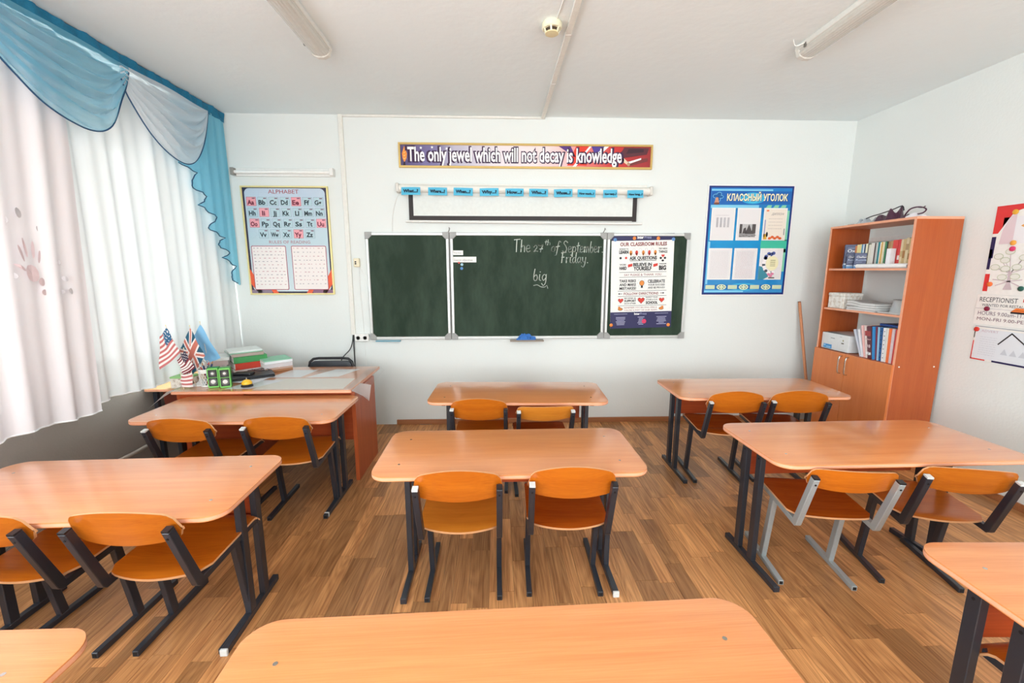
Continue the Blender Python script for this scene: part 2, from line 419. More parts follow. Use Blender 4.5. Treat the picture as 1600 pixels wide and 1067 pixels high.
struct('ceiling', bx(XL - .3, YR, CZ, XR, D, CZ + .12, M_CEIL))
struct('wall_back', bx(XL - .3, D, -.12, XR + .15, D + .15, CZ + .12, M_WALL))
struct('wall_right', bx(XR, YR, -.12, XR + .15, D, CZ + .12, M_WALL))
wr = MB(); wr.box(XL - .3, YR - .15, -.12, XR + .15, YR, WZ0, M_WALL).box(XL - .3, YR - .15, WZ1, XR + .15, YR, CZ + .12, M_WALL)
xs = [XL - .3] + [v for w in FILL_RWINS for v in w] + [XR + .15]
for a, b in zip(xs[::2], xs[1::2]): wr.box(a, YR - .15, WZ0, b, YR, WZ1, M_WALL)
struct('wall_rear', wr)
for i, (a, b) in enumerate(FILL_RWINS):  # added rear windows, out of view, there to let in fill daylight
    w = thing('window_%d' % (i + 4), None, None, ((a + b) / 2, YR - .08, WZ0)); w['kind'] = 'structure'
    O = w.location.copy(); fr = MB(); y0, y1 = YR - .11, YR - .05
    fr.box(a, y0, WZ0, a + .07, y1, WZ1, M_WHITE).box(b - .07, y0, WZ0, b, y1, WZ1, M_WHITE).box(a + .07, y0, WZ0, b - .07, y1, WZ0 + .07, M_WHITE).box(a + .07, y0, WZ1 - .07, b - .07, y1, WZ1, M_WHITE)
    mid = (a + b) / 2; fr.box(mid - .045, y0, WZ0 + .07, mid + .045, y1, WZ1 - .07, M_WHITE); fr.build('window_frame', w, world=O, bev=.004)
    for p, q in ((a + .07, mid - .045), (mid + .045, b - .07)): bx(p, YR - .082, WZ0 + .07, q, YR - .076, WZ1 - .07, M_GLASS).build('pane', w, world=O)
    bx(a - .05, YR - .05, WZ0 - .03, b + .05, YR + .05, WZ0, M_WHITE).build('window_sill', w, world=O, bev=.004)
wl = MB(); T = .3
wl.box(XL - T, YR, WZ1, XL, D, CZ, M_WALL)
wl.box(XL - T, YR, -.12, XL, D, WZ0, M_GREYW)
ys = [YR] + [v for w in sorted(WINS) for v in w] + [D]
for a, b in zip(ys[::2], ys[1::2]): wl.box(XL - T, a, WZ0, XL, b, WZ1, M_WALL)
struct('wall_left', wl)
for i, (a, b) in enumerate(WINS):
    w = thing('window_%d' % (i + 1), None, None, (XL - .2, (a + b) / 2, WZ0)); w['kind'] = 'structure'
    O = w.location.copy()
    fr = MB(); x0, x1 = XL - .24, XL - .17
    fr.box(x0, a, WZ0, x1, a + .07, WZ1, M_WHITE); fr.box(x0, b - .07, WZ0, x1, b, WZ1, M_WHITE)
    fr.box(x0, a + .07, WZ0, x1, b - .07, WZ0 + .07, M_WHITE); fr.box(x0, a + .07, WZ1 - .07, x1, b - .07, WZ1, M_WHITE)
    mid = (a + b) / 2 if b - a < 1.3 else a + (b - a) * .45
    fr.box(x0 + .01, mid - .045, WZ0 + .07, x1, mid + .045, WZ1 - .07, M_WHITE)
    fr.build('window_frame', w, world=O, bev=.004)
    for p, q in ((a + .07, mid - .045), (mid + .045, b - .07)):
        bx(XL - .212, p, WZ0 + .07, XL - .206, q, WZ1 - .07, M_GLASS).build('pane', w, world=O)
    bx(XL - .17, a - .05, WZ0 - .03, XL + .06, b + .05, WZ0, M_WHITE).build('window_sill', w, world=O, bev=.004)
struct('baseboard_back', bx(-1.0, D - .014, 0, 2.94, D, .05, M_BASEB), bev=.003)
struct('baseboard_right', bx(XR - .014, YR, 0, XR, 2.95, .05, M_BASEB), bev=.003)
struct('baseboard_left', bx(XL, YR, 0, XL + .014, 3.0, .05, plain(120, 104, 92)), bev=.003)
# heating pipe along the window wall
tag(MB().tube([(-2.56, YR + .3, .235), (-2.56, 2.9, .245), (-2.56, 3.06, .25)], .014, plain(176, 168, 158, .4), 10).build('heating_pipe', loc=(-2.56, 0, .24), smooth=True),
    'thin pale heating pipe along the grey wall under the windows', 'pipe')

# ------------------------------------------------------------------ CURTAINS
def fold(y, z, ph=0.0, amp=.03):
    t = max(0, min(1, (2.8 - z) / 2.1)); a = amp * (.55 + .6 * t)
    yy = y + .02 * math.sin(z * 1.3 + ph)
    return a * (.55 * math.sin(yy * 31 + ph) + .45 * math.sin(yy * 53 + 1.7 + ph * 2 + .5 * math.sin(yy * 7)) + .35 * math.sin(yy * 17.3 + ph))
def curtain(name, label, y0, y1, x, z0, mat, ph, amp, skew=0, zt=2.80, hem=.012, parent=None):
    n = int((y1 - y0) / .011)
    def fn(u, v):
        y = y0 + (y1 - y0) * u; z = z0 + hem * math.sin(y * 9 + ph) + (zt - z0) * v
        yy = y + skew * u * (1 - v)
        return (x + fold(y, z, ph, amp), yy, z)
    r = thing(name, label, 'curtain', (x, (y0 + y1) / 2, z0))
    MB().grid(fn, n, 26, mat).build('cloth', r, world=r.location, smooth=True)
    MB().tube([Vector(fn(i / (n // 2), 0)) + Vector((0, 0, .004)) for i in range(n // 2 + 1)], .005, plain(250, 250, 250, .6), 4).build('hem', r, world=r.location)
    return r, fn
c1, f1 = curtain('sheer_curtain', 'wide pinkish-white voile curtain with handprint motif, nearest the camera on the left', 1.15, 2.64, -2.40, .685, M_SHEER2, .6, .022, -.10)
c2, f2 = curtain('sheer_curtain', 'bright white voile curtain behind the flags, reaching the far corner', 2.52, 4.055, -2.45, .70, M_SHEER, 2.1, .026, 0)
# handprint motif printed on the near curtain
pk = plain(240, 218, 222, .8); gy = plain(218, 214, 218, .8)
def on_c1(y, z): return Vector((-2.40 + fold(y, z, .6, .022) + .004, y, z))
def blob(y, z, ry, rz, mt, rot=0, n=10):
    pts = []
    for i in range(n):
        t = 2 * PI * i / n; a, b = ry * math.cos(t), rz * math.sin(t)
        yy, zz = y + a * math.cos(rot) - b * math.sin(rot), z + a * math.sin(rot) + b * math.cos(rot)
        pts.append(on_c1(yy, zz))
    c = on_c1(y, z)
    mb = MB(); mb.add([c] + pts, [(0, 1 + i, 1 + (i + 1) % n) for i in range(n)], mt); mb.build('handprint' if mt is pk else 'printed_leaf', c1, world=c1.location)
for y, z, a, b, r_ in ((2.30, 1.50, .035, .045, .2), (2.345, 1.455, .02, .022, 0), (2.25, 1.60, .010, .045, .35), (2.285, 1.63, .009, .05, .12), (2.325, 1.62, .009, .045, -.1), (2.355, 1.585, .009, .035, -.3), (2.235, 1.53, .035, .009, -.5), (2.35, 1.40, .018, .016, 0)):
    blob(y, z, a, b, pk, r_)
for y, z, s_ in ((2.20, 1.76, .016), (2.28, 1.80, .020), (2.38, 1.73, .012), (2.42, 1.77, .014), (2.20, 1.49, .012), (2.43, 1.56, .013), (2.45, 1.47, .013), (2.43, 1.40, .010), (2.47, 1.40, .014), (2.16, 1.70, .012)):
    blob(y, z, s_, s_ * 1.3, gy, .4)
# pelmet band and swags
pel = thing('pelmet', 'dark teal fabric band with the curtain rail along the ceiling above the windows', 'pelmet', (-2.37, 1.2, 2.78))
def pel_fn(u, v): 
    y = -2.4 + 6.44 * u
    return (-2.362 + .006 * math.sin(y * 40 + v * 3) + .004 * math.sin(y * 91), y, 2.782 + .004 * math.sin(y * 23) + .078 * v)
MB().grid(pel_fn, 400, 5, M_TEAL).build('band', pel, world=pel.location, smooth=True)
bx(-2.42, -2.4, 2.845, -2.379, 4.05, 2.87, plain(60, 78, 92, .5)).build('rail', pel, world=pel.location, bev=.003)
def swag(label, y0, y1, ztop, hem, mat, ph, trim_mat, folds=6, bulge=.07, gap=None):
    def H(u):
        y = y0 + (y1 - y0) * u
        for (a, za), (b, zb) in zip(hem[:-1], hem[1:]):
            if a <= y <= b:
                t = (y - a) / (b - a); return za + (zb - za) * t
        return hem[-1][1]
    def fn(u, v):   # v 0 top, 1 hem; the cloth gathers towards both ends
        y = y0 + (y1 - y0) * u; e = math.sin(PI * min(max(u, 0), 1)) ** .6; e2 = e * (1 - v ** 5)
        z = ztop + (H(u) - ztop) * v
        w = v * (1.0 + .25 * math.sin(3 * u + ph))
        f = math.sin(w * folds * 2 * PI + ph + 2.0 * math.sin(PI * u + ph)) + .5 * math.sin(w * folds * 3.7 * PI + 4 * u)
        return (-2.335 + bulge * e * v ** .6 + .036 * f * e2 * (.35 + .65 * v), y, z)
    s_ = thing('swag', label, 'swag', (-2.34, (y0 + y1) / 2, ztop))
    MB().grid(fn, 60, 64, mat).build('cloth', s_, world=s_.location, smooth=True)
    MB().tube([fn(i / 50, 1.0) for i in range(51)], .0042, trim_mat, 5).build('trim', s_, world=s_.location)
    return s_
def hem_smooth(p): return catmull(p, 6)
swag('pale blue draped voile swag nearest the camera with dark blue hem', 2.02, 3.03, 2.79,
     hem_smooth([(2.02, 2.76), (2.16, 2.60), (2.30, 2.46), (2.45, 2.35), (2.66, 2.305), (2.82, 2.37), (2.93, 2.56), (2.985, 2.66), (3.03, 2.77)]), M_SWAGB, .4, M_TRIM, 5, .022)
swag('white draped voile swag with dark blue hem beside the blue side drape', 2.96, 3.78, 2.79,
     hem_smooth([(2.96, 2.70), (2.99, 2.60), (3.12, 2.43), (3.27, 2.33), (3.43, 2.30), (3.56, 2.36), (3.68, 2.52), (3.78, 2.77)]), M_SWAGW, 1.7, M_TRIM, 5, .018)
# jabot
zz = [(3.40, 2.80), (3.431, 2.31), (3.617, 2.277), (3.519, 2.162), (3.717, 2.113), (3.595, 2.03), (3.80, 1.958), (3.679, 1.859), (3.87, 1.792), (3.762, 1.73), (3.93, 1.67), (3.83, 1.625), (3.99, 1.551), (3.905, 1.454), (4.01, 1.382)]
def jl(z):
    for (a, za), (b, zb) in zip(zz[:-1], zz[1:]):
        if zb <= z <= za: return a + (b - a) * (za - z) / (za - zb)
    return zz[-1][0]
def jx(y, z): return -2.375 + .011 * math.sin(y * 52 + .3 * z) + .004 * math.sin(y * 111)
def jfn(u, v):
    z = 2.80 - (2.80 - 1.382) * v; a = jl(z); y = a + (4.035 - a) * u; return (jx(y, z), y, z)
jb = thing('side_drape', 'sky blue pleated side drape with zigzag dark hem in the far corner', 'curtain', (-2.375, 3.8, 1.38))
MB().grid(jfn, 46, 260, M_JABOT).build('cloth', jb, world=jb.location, smooth=True)
tp = []
for (a, za), (b, zb) in zip(zz[1:-1], zz[2:]):
    for k in range(5):
        t = k / 5; y = a + (b - a) * t; z = za + (zb - za) * t; tp.append((jx(y, z) + .006, y, z))
MB().tube(tp, .0042, M_TRIM, 5).build('trim', jb, world=jb.location)

# ------------------------------------------------------------------ STUDENT DESKS
def make_desk(h):
    t = thing('school_desk', 'x', 'desk')
    w, d = .6, .52
    top = MB().prism(rrect(-w, 0, w, d, .075, 8), h - .020, h, M_TOP, M_EDGE)
    top.build('tabletop', t, bev=.004, seg=2, smooth=True)
    bx(-.47, .432, h - .26, .47, .448, h - .021, M_PANEL).build('modesty_panel', t, bev=.001)
    for sx in (-1, 1):
        x = sx * .495
        for y in (.285, .402):
            lg = MB().box(x - .0135, y - .02, .028, x + .0135, y + .02, h - .045, M_BLACK).build('leg', t, bev=.002)
            MB().cyl((x + sx * .0134, y, h - .10), .005, sx * .001, M_HOLE, 8, 'x').build('bolt', lg)
            MB().cyl((x, y - .0201, h - .075), .004, -.001, M_HOLE, 8, 'y').build('bolt', lg)
        MB().box(x - .0135, .07, h - .045, x + .0135, .46, h - .0205, M_BLACK).build('top_rail', t, bev=.002)
        MB().box(x - .0135, .09, .0, x + .0135, .51, .028, M_BLACK).build('foot', t, bev=.002)
        cp = M_WHITECAP if sx > 0 else M_BLACK
        MB().box(x - .0145, .078, .0, x + .0145, .0895, .029, cp).build('end_cap', t, bev=.002)
    for sx in (-1, 1):
        for y in (.12, .40):
            MB().cyl((sx * .495, y, h), .0055, .0006, M_CHROME, 10).build('screw', t)
    return t
DL = {  # height, x, y front, rot, label
 'L2': (.651, -1.587, 1.398, 1.58, 'pale glossy school desk in the left column, second from the chalkboard'),
 'L1': (.654, -1.563, 2.386, -1.0, 'school desk pushed against the teacher desk with film and papers'),
 'L3': (.660, -1.560, .415, 0, 'school desk whose corner shows at the bottom left of the frame'),
 'C1': (.669, .132, 2.633, -2.2, 'school desk standing alone before the chalkboard, farthest of the middle column'),
 'C2': (.667, .0576, 1.6578, .34, 'orange beech school desk in the middle of the room'),
 'C3': (.690, .030, .405, 1.6, 'large school desk directly before the camera at the bottom edge'),
 'R1': (.664, 1.842, 2.698, -1.0, 'school desk in front of the open bookcase'),
 'R2': (.684, 1.821, 1.672, .76, 'school desk on the right with a silver-framed chair tucked in'),
 'R3': (.670, 1.880, .625, -2.0, 'school desk cut off by the bottom right corner of the frame')}
for k, (h, x, y, r, lab) in DL.items():
    d_ = make_desk(h); d_.location = (x, y, 0); d_.rotation_euler = (0, 0, math.radians(r)); d_['label'] = lab; d_['group'] = 'double school desks'

# ------------------------------------------------------------------ STUDENT CHAIRS
def make_chair(M, top_arc=.042, hgt=.15, cap=M_WHITECAP, sc=1.0, seat=None, back=None, bulge=.040):
    t = thing('school_chair', 'x', 'chair', group='school chairs')
    hx = .168
    ctop = (-.150, .655); cor = (-.062, .385); rf = (.315, .402)
    # backrest: curved ply shell on the front side of the posts
    cz = .648; n = 28
    tilt = (ctop[0] - cor[0]) / (ctop[1] - cor[1])
    def bp(u, v, off):
        e = max(0, (abs(u) - .80) / .20)
        rnd = (1 - math.sqrt(max(0, 1 - e * e)))
        up = hgt * .30 + top_arc * 1.35 * (1 - u * u) - rnd * hgt * .42
        lo = -hgt * .33 - .022 * (1 - u * u) + rnd * hgt * .30
        zl = cz + lo + (up - lo) * v
        y = cor[1] * 0 + (cor[0] + (zl - cor[1]) * tilt) + .019 - .026 * (1 - u * u) + off
        return Vector((u * .186, y, zl))
    bk = MB()
    vs = []; NV = 6
    for off in (0, .009):
        for j in range(NV + 1):
            for i in range(n + 1): vs.append(bp(-1 + 2 * i / n, j / NV, off))
    K = (n + 1) * (NV + 1); fs = []; er = []
    for j in range(NV):
        for i in range(n):
            a = j * (n + 1) + i; fs.append((a, a + 1, a + n + 2, a + n + 1)); fs.append((K + a, K + a + n + 1, K + a + n + 2, K + a + 1))
    bk.add(vs, fs, back or M_PLY)
    ed = []
    for i in range(n):
        ed.append((i, K + i, K + i + 1, i + 1)); a = NV * (n + 1) + i; ed.append((a, a + 1, K + a + 1, K + a))
    for j in range(NV):
        a = j * (n + 1); ed.append((a, a + n + 1, K + a + n + 1, K + a)); a += n; ed.append((a, K + a, K + a + n + 1, a + n + 1))
    k_ = bk.mi(M_PLYE)
    for f in ed: bk.f.append(list(f)); bk.m.append(k_)
    bk.build('backrest', t, smooth=True)
    # seat shell
    def sp(u, v, off):
        e = max(0, (abs(u) - .78) / .22); rnd = 1 - math.sqrt(max(0, 1 - e * e))
        ya = -.038 - bulge * (1 - u * u) + rnd * .035; yb = .345 - rnd * .03
        y = ya + (yb - ya) * v
        z = .404 + .010 * v - .012 * (1 - u * u) * math.sin(PI * min(1, v * 1.15)) - .010 * max(0, (.14 - v) / .14) ** 2 * (1 - u * u) - .03 * max(0, (v - .86) / .14) ** 2
        return Vector((u * .183, y, z + .002 + off))
    st = MB(); vs = []; NU, NV2 = 16, 18
    for off in (0, .009):
        for j in range(NV2 + 1):
            for i in range(NU + 1): vs.append(sp(-1 + 2 * i / NU, j / NV2, off))
    K = (NU + 1) * (NV2 + 1); fs = []
    for j in range(NV2):
        for i in range(NU):
            a = j * (NU + 1) + i; fs.append((a, a + NU + 1, a + NU + 2, a + 1)); fs.append((K + a, K + a + 1, K + a + NU + 2, K + a + NU + 1))
    st.add(vs, fs, seat or M_PLY); k_ = st.mi(M_PLYE)
    for i in range(NU):
        st.f.append([i, i + 1, K + i + 1, K + i]); st.m.append(k_); a = NV2 * (NU + 1) + i; st.f.append([a, K + a, K + a + 1, a + 1]); st.m.append(k_)
    for j in range(NV2):
        a = j * (NU + 1); st.f.append([a, K + a, K + a + NU + 1, a + NU + 1]); st.m.append(k_); a += NU; st.f.append([a, a + NU + 1, K + a + NU + 1, K + a]); st.m.append(k_)
    st.build('seat', t, smooth=True)
    for sx in (-1, 1):
        x = sx * hx
        fr = MB()
        th = .0125
        # bent tube: rail then post
        py = lambda a, b, w: None
        prof = [(rf[0], rf[1] + th), (rf[0], rf[1] - th), (cor[0] - .008, cor[1] - th - .004), (cor[0] - .022, cor[1] - .004), (ctop[0] - .028, ctop[1] - .004), (ctop[0], ctop[1] + .005), (cor[0] + .010, cor[1] + th)]
        n_ = len(prof)
        for s2 in (0,):
            vs = [Vector((x - .0125, a, b)) for a, b in prof] + [Vector((x + .0125, a, b)) for a, b in prof]
            fs = [(0, 1, 2, 6), (2, 3, 6), (3, 4, 5, 6)] + [(n_ + 6, n_ + 2, n_ + 1, n_), (n_ + 6, n_ + 3, n_ + 2), (n_ + 6, n_ + 5, n_ + 4, n_ + 3)]
            fs += [(i, n_ + i, n_ + (i + 1) % n_, (i + 1) % n_) for i in range(n_)]
            fr.add(vs, fs, M)
        f_ = fr.build('side_frame', t, bev=.002)
        q = Vector((x, (ctop[0] - .014) , ctop[1] - .03)); 
        MB().tube([q + Vector((0, -.006, 0)), q + Vector((0, -.0075, -.0005))], .0045, M_HOLE, 8).build('bolt_hole', f_)
        capm = cap if sx < 0 or cap is M_BLACK else (cap if top_arc < .02 else M_DARK)
        MB().bar((x, ctop[0] - .014, ctop[1] - .001), (x, ctop[0] - .0155, ctop[1] + .007), .024, .027, capm, (0, 1, 0)).build('post_cap', f_)
        MB().bar((x, .205, .026), (x, .150, .385), .025, .036, M, (0, 1, 0)).build('leg', t, bev=.002)
        ft = MB().box(x - .0125, .0, 0, x + .0125, .41, .026, M).build('foot', t, bev=.002)
        MB().box(x - .008, -.0006, .005, x + .008, 0.0, .021, M_HOLE).build('tube_opening', ft)
    MB().bar((-hx + .012, .165, .362), (hx - .012, .165, .362), .028, .028, M).build('crossbar', t, bev=.002)
    if sc != 1.0: t.scale = (sc, sc, sc)
    return t
CH = [('C2a', -.163, 1.740, .4, dict(top_arc=.034, seat=M_PLYL), 'chair at the middle desk, left of the two, with sun-worn light seat'),
 ('C2b', .312, 1.752, -1.6, dict(top_arc=.036, seat=M_PLYD), 'chair at the middle desk, right of the two, with darker reddish seat'),
 ('C1a', -.112, 2.70, -1.9, dict(top_arc=.030), 'chair before the chalkboard desk, taller backrest of the pair'),
 ('C1b', .296, 2.65, 1.0, dict(top_arc=.002, hgt=.12, back=M_PLYL, seat=M_PLYD), 'chair before the chalkboard desk with a low flat-topped yellow backrest'),
 ('R1a', 1.59, 2.775, -5.5, dict(top_arc=.036, seat=M_PLYD), 'left of the two black-framed chairs at the desk by the bookcase'),
 ('R1b', 2.02, 2.765, -8.5, dict(top_arc=.038, seat=M_PLYD), 'black-framed chair at the desk by the bookcase, closest to the bookcase doors'),
 ('R2a', 1.54, 1.765, -9, dict(M=M_SILVER, seat=M_PLYD, bulge=.004, top_arc=.004, hgt=.14, cap=M_DARK, sc=.98), 'the only chair with a silver grey frame, under the right desk'),
 ('R2b', 2.04, 1.745, -13, dict(top_arc=.012, sc=.98, bulge=.025), 'black-framed chair beside the silver-framed one, seat shining beige'),
 ('L1a', -1.74, 2.41, -1.5, dict(top_arc=.028), 'chair at the desk below the teacher desk, on the window side'),
 ('L1b', -1.235, 2.43, 1.5, dict(top_arc=.026), 'chair at the desk below the teacher desk, on the aisle side'),
 ('L2a', -1.765, 1.505, -2, dict(top_arc=.028, cap=M_SILVER), 'chair cut off by the left edge of the frame'),
 ('L2b', -1.275, 1.500, -.5, dict(top_arc=.028, cap=M_DARK), 'chair at the pale left desk, whole, on the aisle side'),
 ('R3a', 1.62, .725, 2, dict(top_arc=.028), 'chair mostly hidden under the bottom right desk')]
for k, x, y, r, kw, lab in CH:
    kw = dict(kw); M = kw.pop('M', M_BLACK)
    c_ = make_chair(M, **kw); c_.location = (x, y, 0); c_.rotation_euler = (0, 0, math.radians(r)); c_['label'] = lab

# ================================================================== BACK WALL
BW = (Vector((1, 0, 0)), Vector((0, 0, 1)))     # U, V of the back wall (N points to the room)
def wall_sheet(x, z, off): return Sheet((x, D - off, z), (1, 0, 0), (0, 0, 1))
INK = plain(40, 44, 60, .7, noise=0); RED = plain(168, 46, 60, .7, noise=0); NAVY = plain(34, 34, 84, .5, noise=0); ORANGE = plain(240, 92, 44, .6, noise=0)
def ramp_mat(name, stops, axis=0, rough=.45, noise=0.0, scale=8):
    mt = base_mat(name, (1, 1, 1, 1), rough); nt = mt.node_tree; N = nt.nodes; L = nt.links
    tc = N.new('ShaderNodeTexCoord'); sp = N.new('ShaderNodeSeparateXYZ'); L.new(tc.outputs['Generated'], sp.inputs[0])
    cr = N.new('ShaderNodeValToRGB'); cr.color_ramp.elements.remove(cr.color_ramp.elements[1])
    for i, (p, c) in enumerate(stops):
        e = cr.color_ramp.elements[0] if i == 0 else cr.color_ramp.elements.new(p)
        e.position = p; e.color = rgb(*c)
    n = N.new('ShaderNodeTexNoise'); n.inputs['Scale'].default_value = scale; L.new(tc.outputs['Object'], n.inputs[0])
    ma = N.new('ShaderNodeMath'); ma.operation = 'MULTIPLY_ADD'; ma.inputs[1].default_value = noise; L.new(n.outputs['Fac'], ma.inputs[0])
    sb = N.new('ShaderNodeMath'); sb.operation = 'SUBTRACT'; sb.inputs[1].default_value = noise / 2; L.new(sp.outputs[axis], sb.inputs[0]); L.new(sb.outputs[0], ma.inputs[2])
    L.new(ma.outputs[0], cr.inputs[0]); L.new(cr.outputs[0], nt.nodes['Principled BSDF'].inputs['Base Color'])
    return mt
def picture_frame(x0, z0, x1, z1, w, dpt, mat, parent, bev=.002):
    mb = MB()
    mb.box(x0, D - dpt, z0, x1, D, z0 + w, mat).box(x0, D - dpt, z1 - w, x1, D, z1, mat)
    mb.box(x0, D - dpt, z0 + w, x0 + w, D, z1 - w, mat).box(x1 - w, D - dpt, z0 + w, x1, D, z1 - w, mat)
    return mb.build('frame', parent, world=parent.location, bev=bev)

# --- alphabet poster
x0, z0, x1, z1 = -2.294, 1.290, -1.520, 2.262
ap = thing('alphabet_poster', 'gold-framed alphabet poster with reading rules beside the blue curtain', 'poster', (x0, D, z0))
picture_frame(x0, z0, x1, z1, .014, .022, M_PGOLD, ap)
M_ALPH = ramp_mat('alphabet_sheet', [(0, (212, 226, 230)), (.5, (196, 218, 226)), (1, (200, 216, 232))], 2)
bx(x0 + .014, D - .012, z0 + .014, x1 - .014, D - .002, z1 - .014, plain(44, 38, 70, .5, noise=0)).build('backing', ap, world=ap.location)
S = wall_sheet(x0, z0, .0126); w, h = x1 - x0, z1 - z0
S.poly(rrect(.030, .03, w - .03, h - .020, .045), M_ALPH, 0)
S.poly([(.014, .10), (.014, .24), (.075, .13), (.11, .02), (.075, .014)], ORANGE, 1); S.poly([(w - .014, .10), (w - .014, .24), (w - .075, .13), (w - .11, .02), (w - .075, .014)][::-1], ORANGE, 1)
S.rect(.014, .014, .20, .045, plain(150, 130, 150, .7, noise=0), 1); S.rect(w - .20, .014, w - .014, .045, plain(150, 110, 140, .7, noise=0), 1)
S.poly([(.21, .014), (.26, .014), (.235, .05), (.19, .05)], ORANGE, 2); S.poly([(w - .26, .014), (w - .21, .014), (w - .19, .05), (w - .235, .05)], ORANGE, 2)
S.text('ALPHABET', w / 2 - .01, h - .066, .036, RED, .27)
PKC = plain(244, 168, 178, .6, noise=0); CELL = plain(190, 216, 224, .6, noise=0); CELLB = plain(120, 150, 168, .6, noise=0)
letters = ['ABCDEFG', 'HIJKLMN', 'OPQRSTU', 'VWXYZ']
for r_, row in enumerate(letters):
    u0 = .043 + (0.006 * r_) if r_ < 3 else .128
    for c_i, ch in enumerate(row):
        u = u0 + c_i * .0995 if r_ < 3 else u0 + c_i * .104; v = h - .096 - r_ * .0945
        vow = ch in 'AEIOUY'
        S.rect(u, v - .078, u + .086, v, RED if vow else CELLB, 2); S.rect(u + .002, v - .076, u + .084, v - .002, PKC if vow else CELL, 3)
        S.text(ch + ch.lower(), u + .038, v - .066, .040, plain(110, 16, 50, .7, noise=0) if vow else plain(24, 48, 60, .7, noise=0), {'I': .026, 'J': .032, 'L': .036, 'M': .068, 'W': .068, 'F': .044, 'T': .048}.get(ch, .060), 4, bold=.035)
        S.rect(u + .052, v - .016, u + .078, v - .007, plain(130, 90, 110, .7, noise=0), 4)
S.text('RULES OF READING', w / 2 + .01, h - .505, .028, plain(176, 110, 124, .7, noise=0), .37)
for a, b, sd in ((.045, .358, 1), (.405, .722, 2)):
    S.poly(rrect(a, .045, b, h - .525, .012), plain(172, 72, 96, .6, noise=0), 3); S.poly(rrect(a + .006, .051, b - .006, h - .531, .008), plain(244, 236, 232, .7, noise=0), 4)
    n_ = 12 if sd == 1 else 10
    for i in range(n_):
        S.lines(a + .02, h - .55 - i * .030 * (12 / n_), b - .02, 1, .03, .006, plain(176, 168, 174, .7, noise=0) if (i + sd) % 2 else plain(206, 160, 166, .7, noise=0), 5, sd * 50 + i, (.012, .034))
S.build('print', ap, world=ap.location)
bx(x0 + .016, D - .0155, z0 + .016, x1 - .016, D - .0148, z1 - .016, M_GLASS).build('cover_glass', ap, world=ap.location)

# --- tube lamp over the poster
tl = thing('tube_lamp', 'white tube lamp on the wall above the alphabet poster', 'lamp', (-1.89, D, 2.34))
bx(-2.335, D - .022, 2.342, -1.449, D, 2.410, M_WHITE).build('housing', tl, world=tl.location, bev=.003)
MB().tube([(-2.31, D - .045, 2.374), (-1.475, D - .045, 2.374)], .014, plain(250, 250, 246, .3), 14).build('tube', tl, world=tl.location, smooth=True)
bx(-2.338, D - .068, 2.345, -2.31, D - .02, 2.408, plain(150, 146, 140, .5)).build('end_holder', tl, world=tl.location, bev=.003)
bx(-1.478, D - .068, 2.345, -1.446, D - .02, 2.408, M_WHITE).build('end_holder', tl, world=tl.location, bev=.003)

# --- cable ducts
cd = thing('cable_duct', 'white plastic cable duct running across the ceiling and down the wall', 'cable duct', (-1.367, D, .91))
O = cd.location
bx(-1.392, D - .018, .905, -1.352, D, CZ, M_PLASTIC).build('vertical_duct', cd, world=O, bev=.002)
bx(-1.352, D - .018, CZ - .020, .440, D, CZ - .001, M_PLASTIC).build('wall_duct', cd, world=O, bev=.002)
bx(.404, .9, CZ - .018, .438, D - .018, CZ - .0005, M_PLASTIC).build('ceiling_duct', cd, world=O, bev=.002)
for y in (3.33, 2.68): bx(.402, y, CZ - .0195, .440, y + .012, CZ, M_WHITE).build('duct_clip', cd, world=O, bev=.001)
MB().tube([(-1.372, D - .01, .91), (-1.372, D - .02, .80), (-1.374, D - .02, .40)], .006, M_DARK, 8).build('cable', cd, world=O, smooth=True)
MB().tube(catmull([(-1.376, D - .012, .91), (-1.38, D - .03, .84), (-1.40, D - .06, .77), (-1.46, D - .09, .70), (-1.5, D - .1, .6)]), .005, M_DARK, 8).build('cable', cd, world=O, smooth=True)

# --- smoke detector
sd_ = thing('smoke_detector', 'cream round smoke detector on the ceiling next to the duct', 'smoke detector', (.315, 2.60, CZ))
MB().lathe((.315, 2.60, 0), [(.052, CZ - .0005), (.056, CZ - .006), (.056, CZ - .028), (.050, CZ - .034)], plain(236, 232, 202, .4), 28).build('base', sd_, world=sd_.location, smooth=True)
MB().lathe((.315, 2.60, 0), [(.036, CZ - .033), (.036, CZ - .052)], plain(70, 56, 40, .7), 20).build('chamber', sd_, world=sd_.location, smooth=True)
for k in range(6):
    a = k * PI / 3 + .3; c, s_ = math.cos(a), math.sin(a)
    MB().bar((.315 + .046 * c, 2.6 + .046 * s_, CZ - .032), (.315 + .036 * c, 2.6 + .036 * s_, CZ - .054), .009, .006, plain(236, 232, 202, .4)).build('rib', sd_, world=sd_.location)
MB().lathe((.315, 2.60, 0), [(.037, CZ - .050), (.036, CZ - .056), (.020, CZ - .0585)], plain(228, 214, 168, .4), 24).build('cap', sd_, world=sd_.location, smooth=True)
MB().tube([(.335, 2.56, CZ - .004), (.36, 2.2, CZ - .004), (.38, 1.2, CZ - .004)], .003, M_WHITE, 6).build('cable', sd_, world=sd_.location)

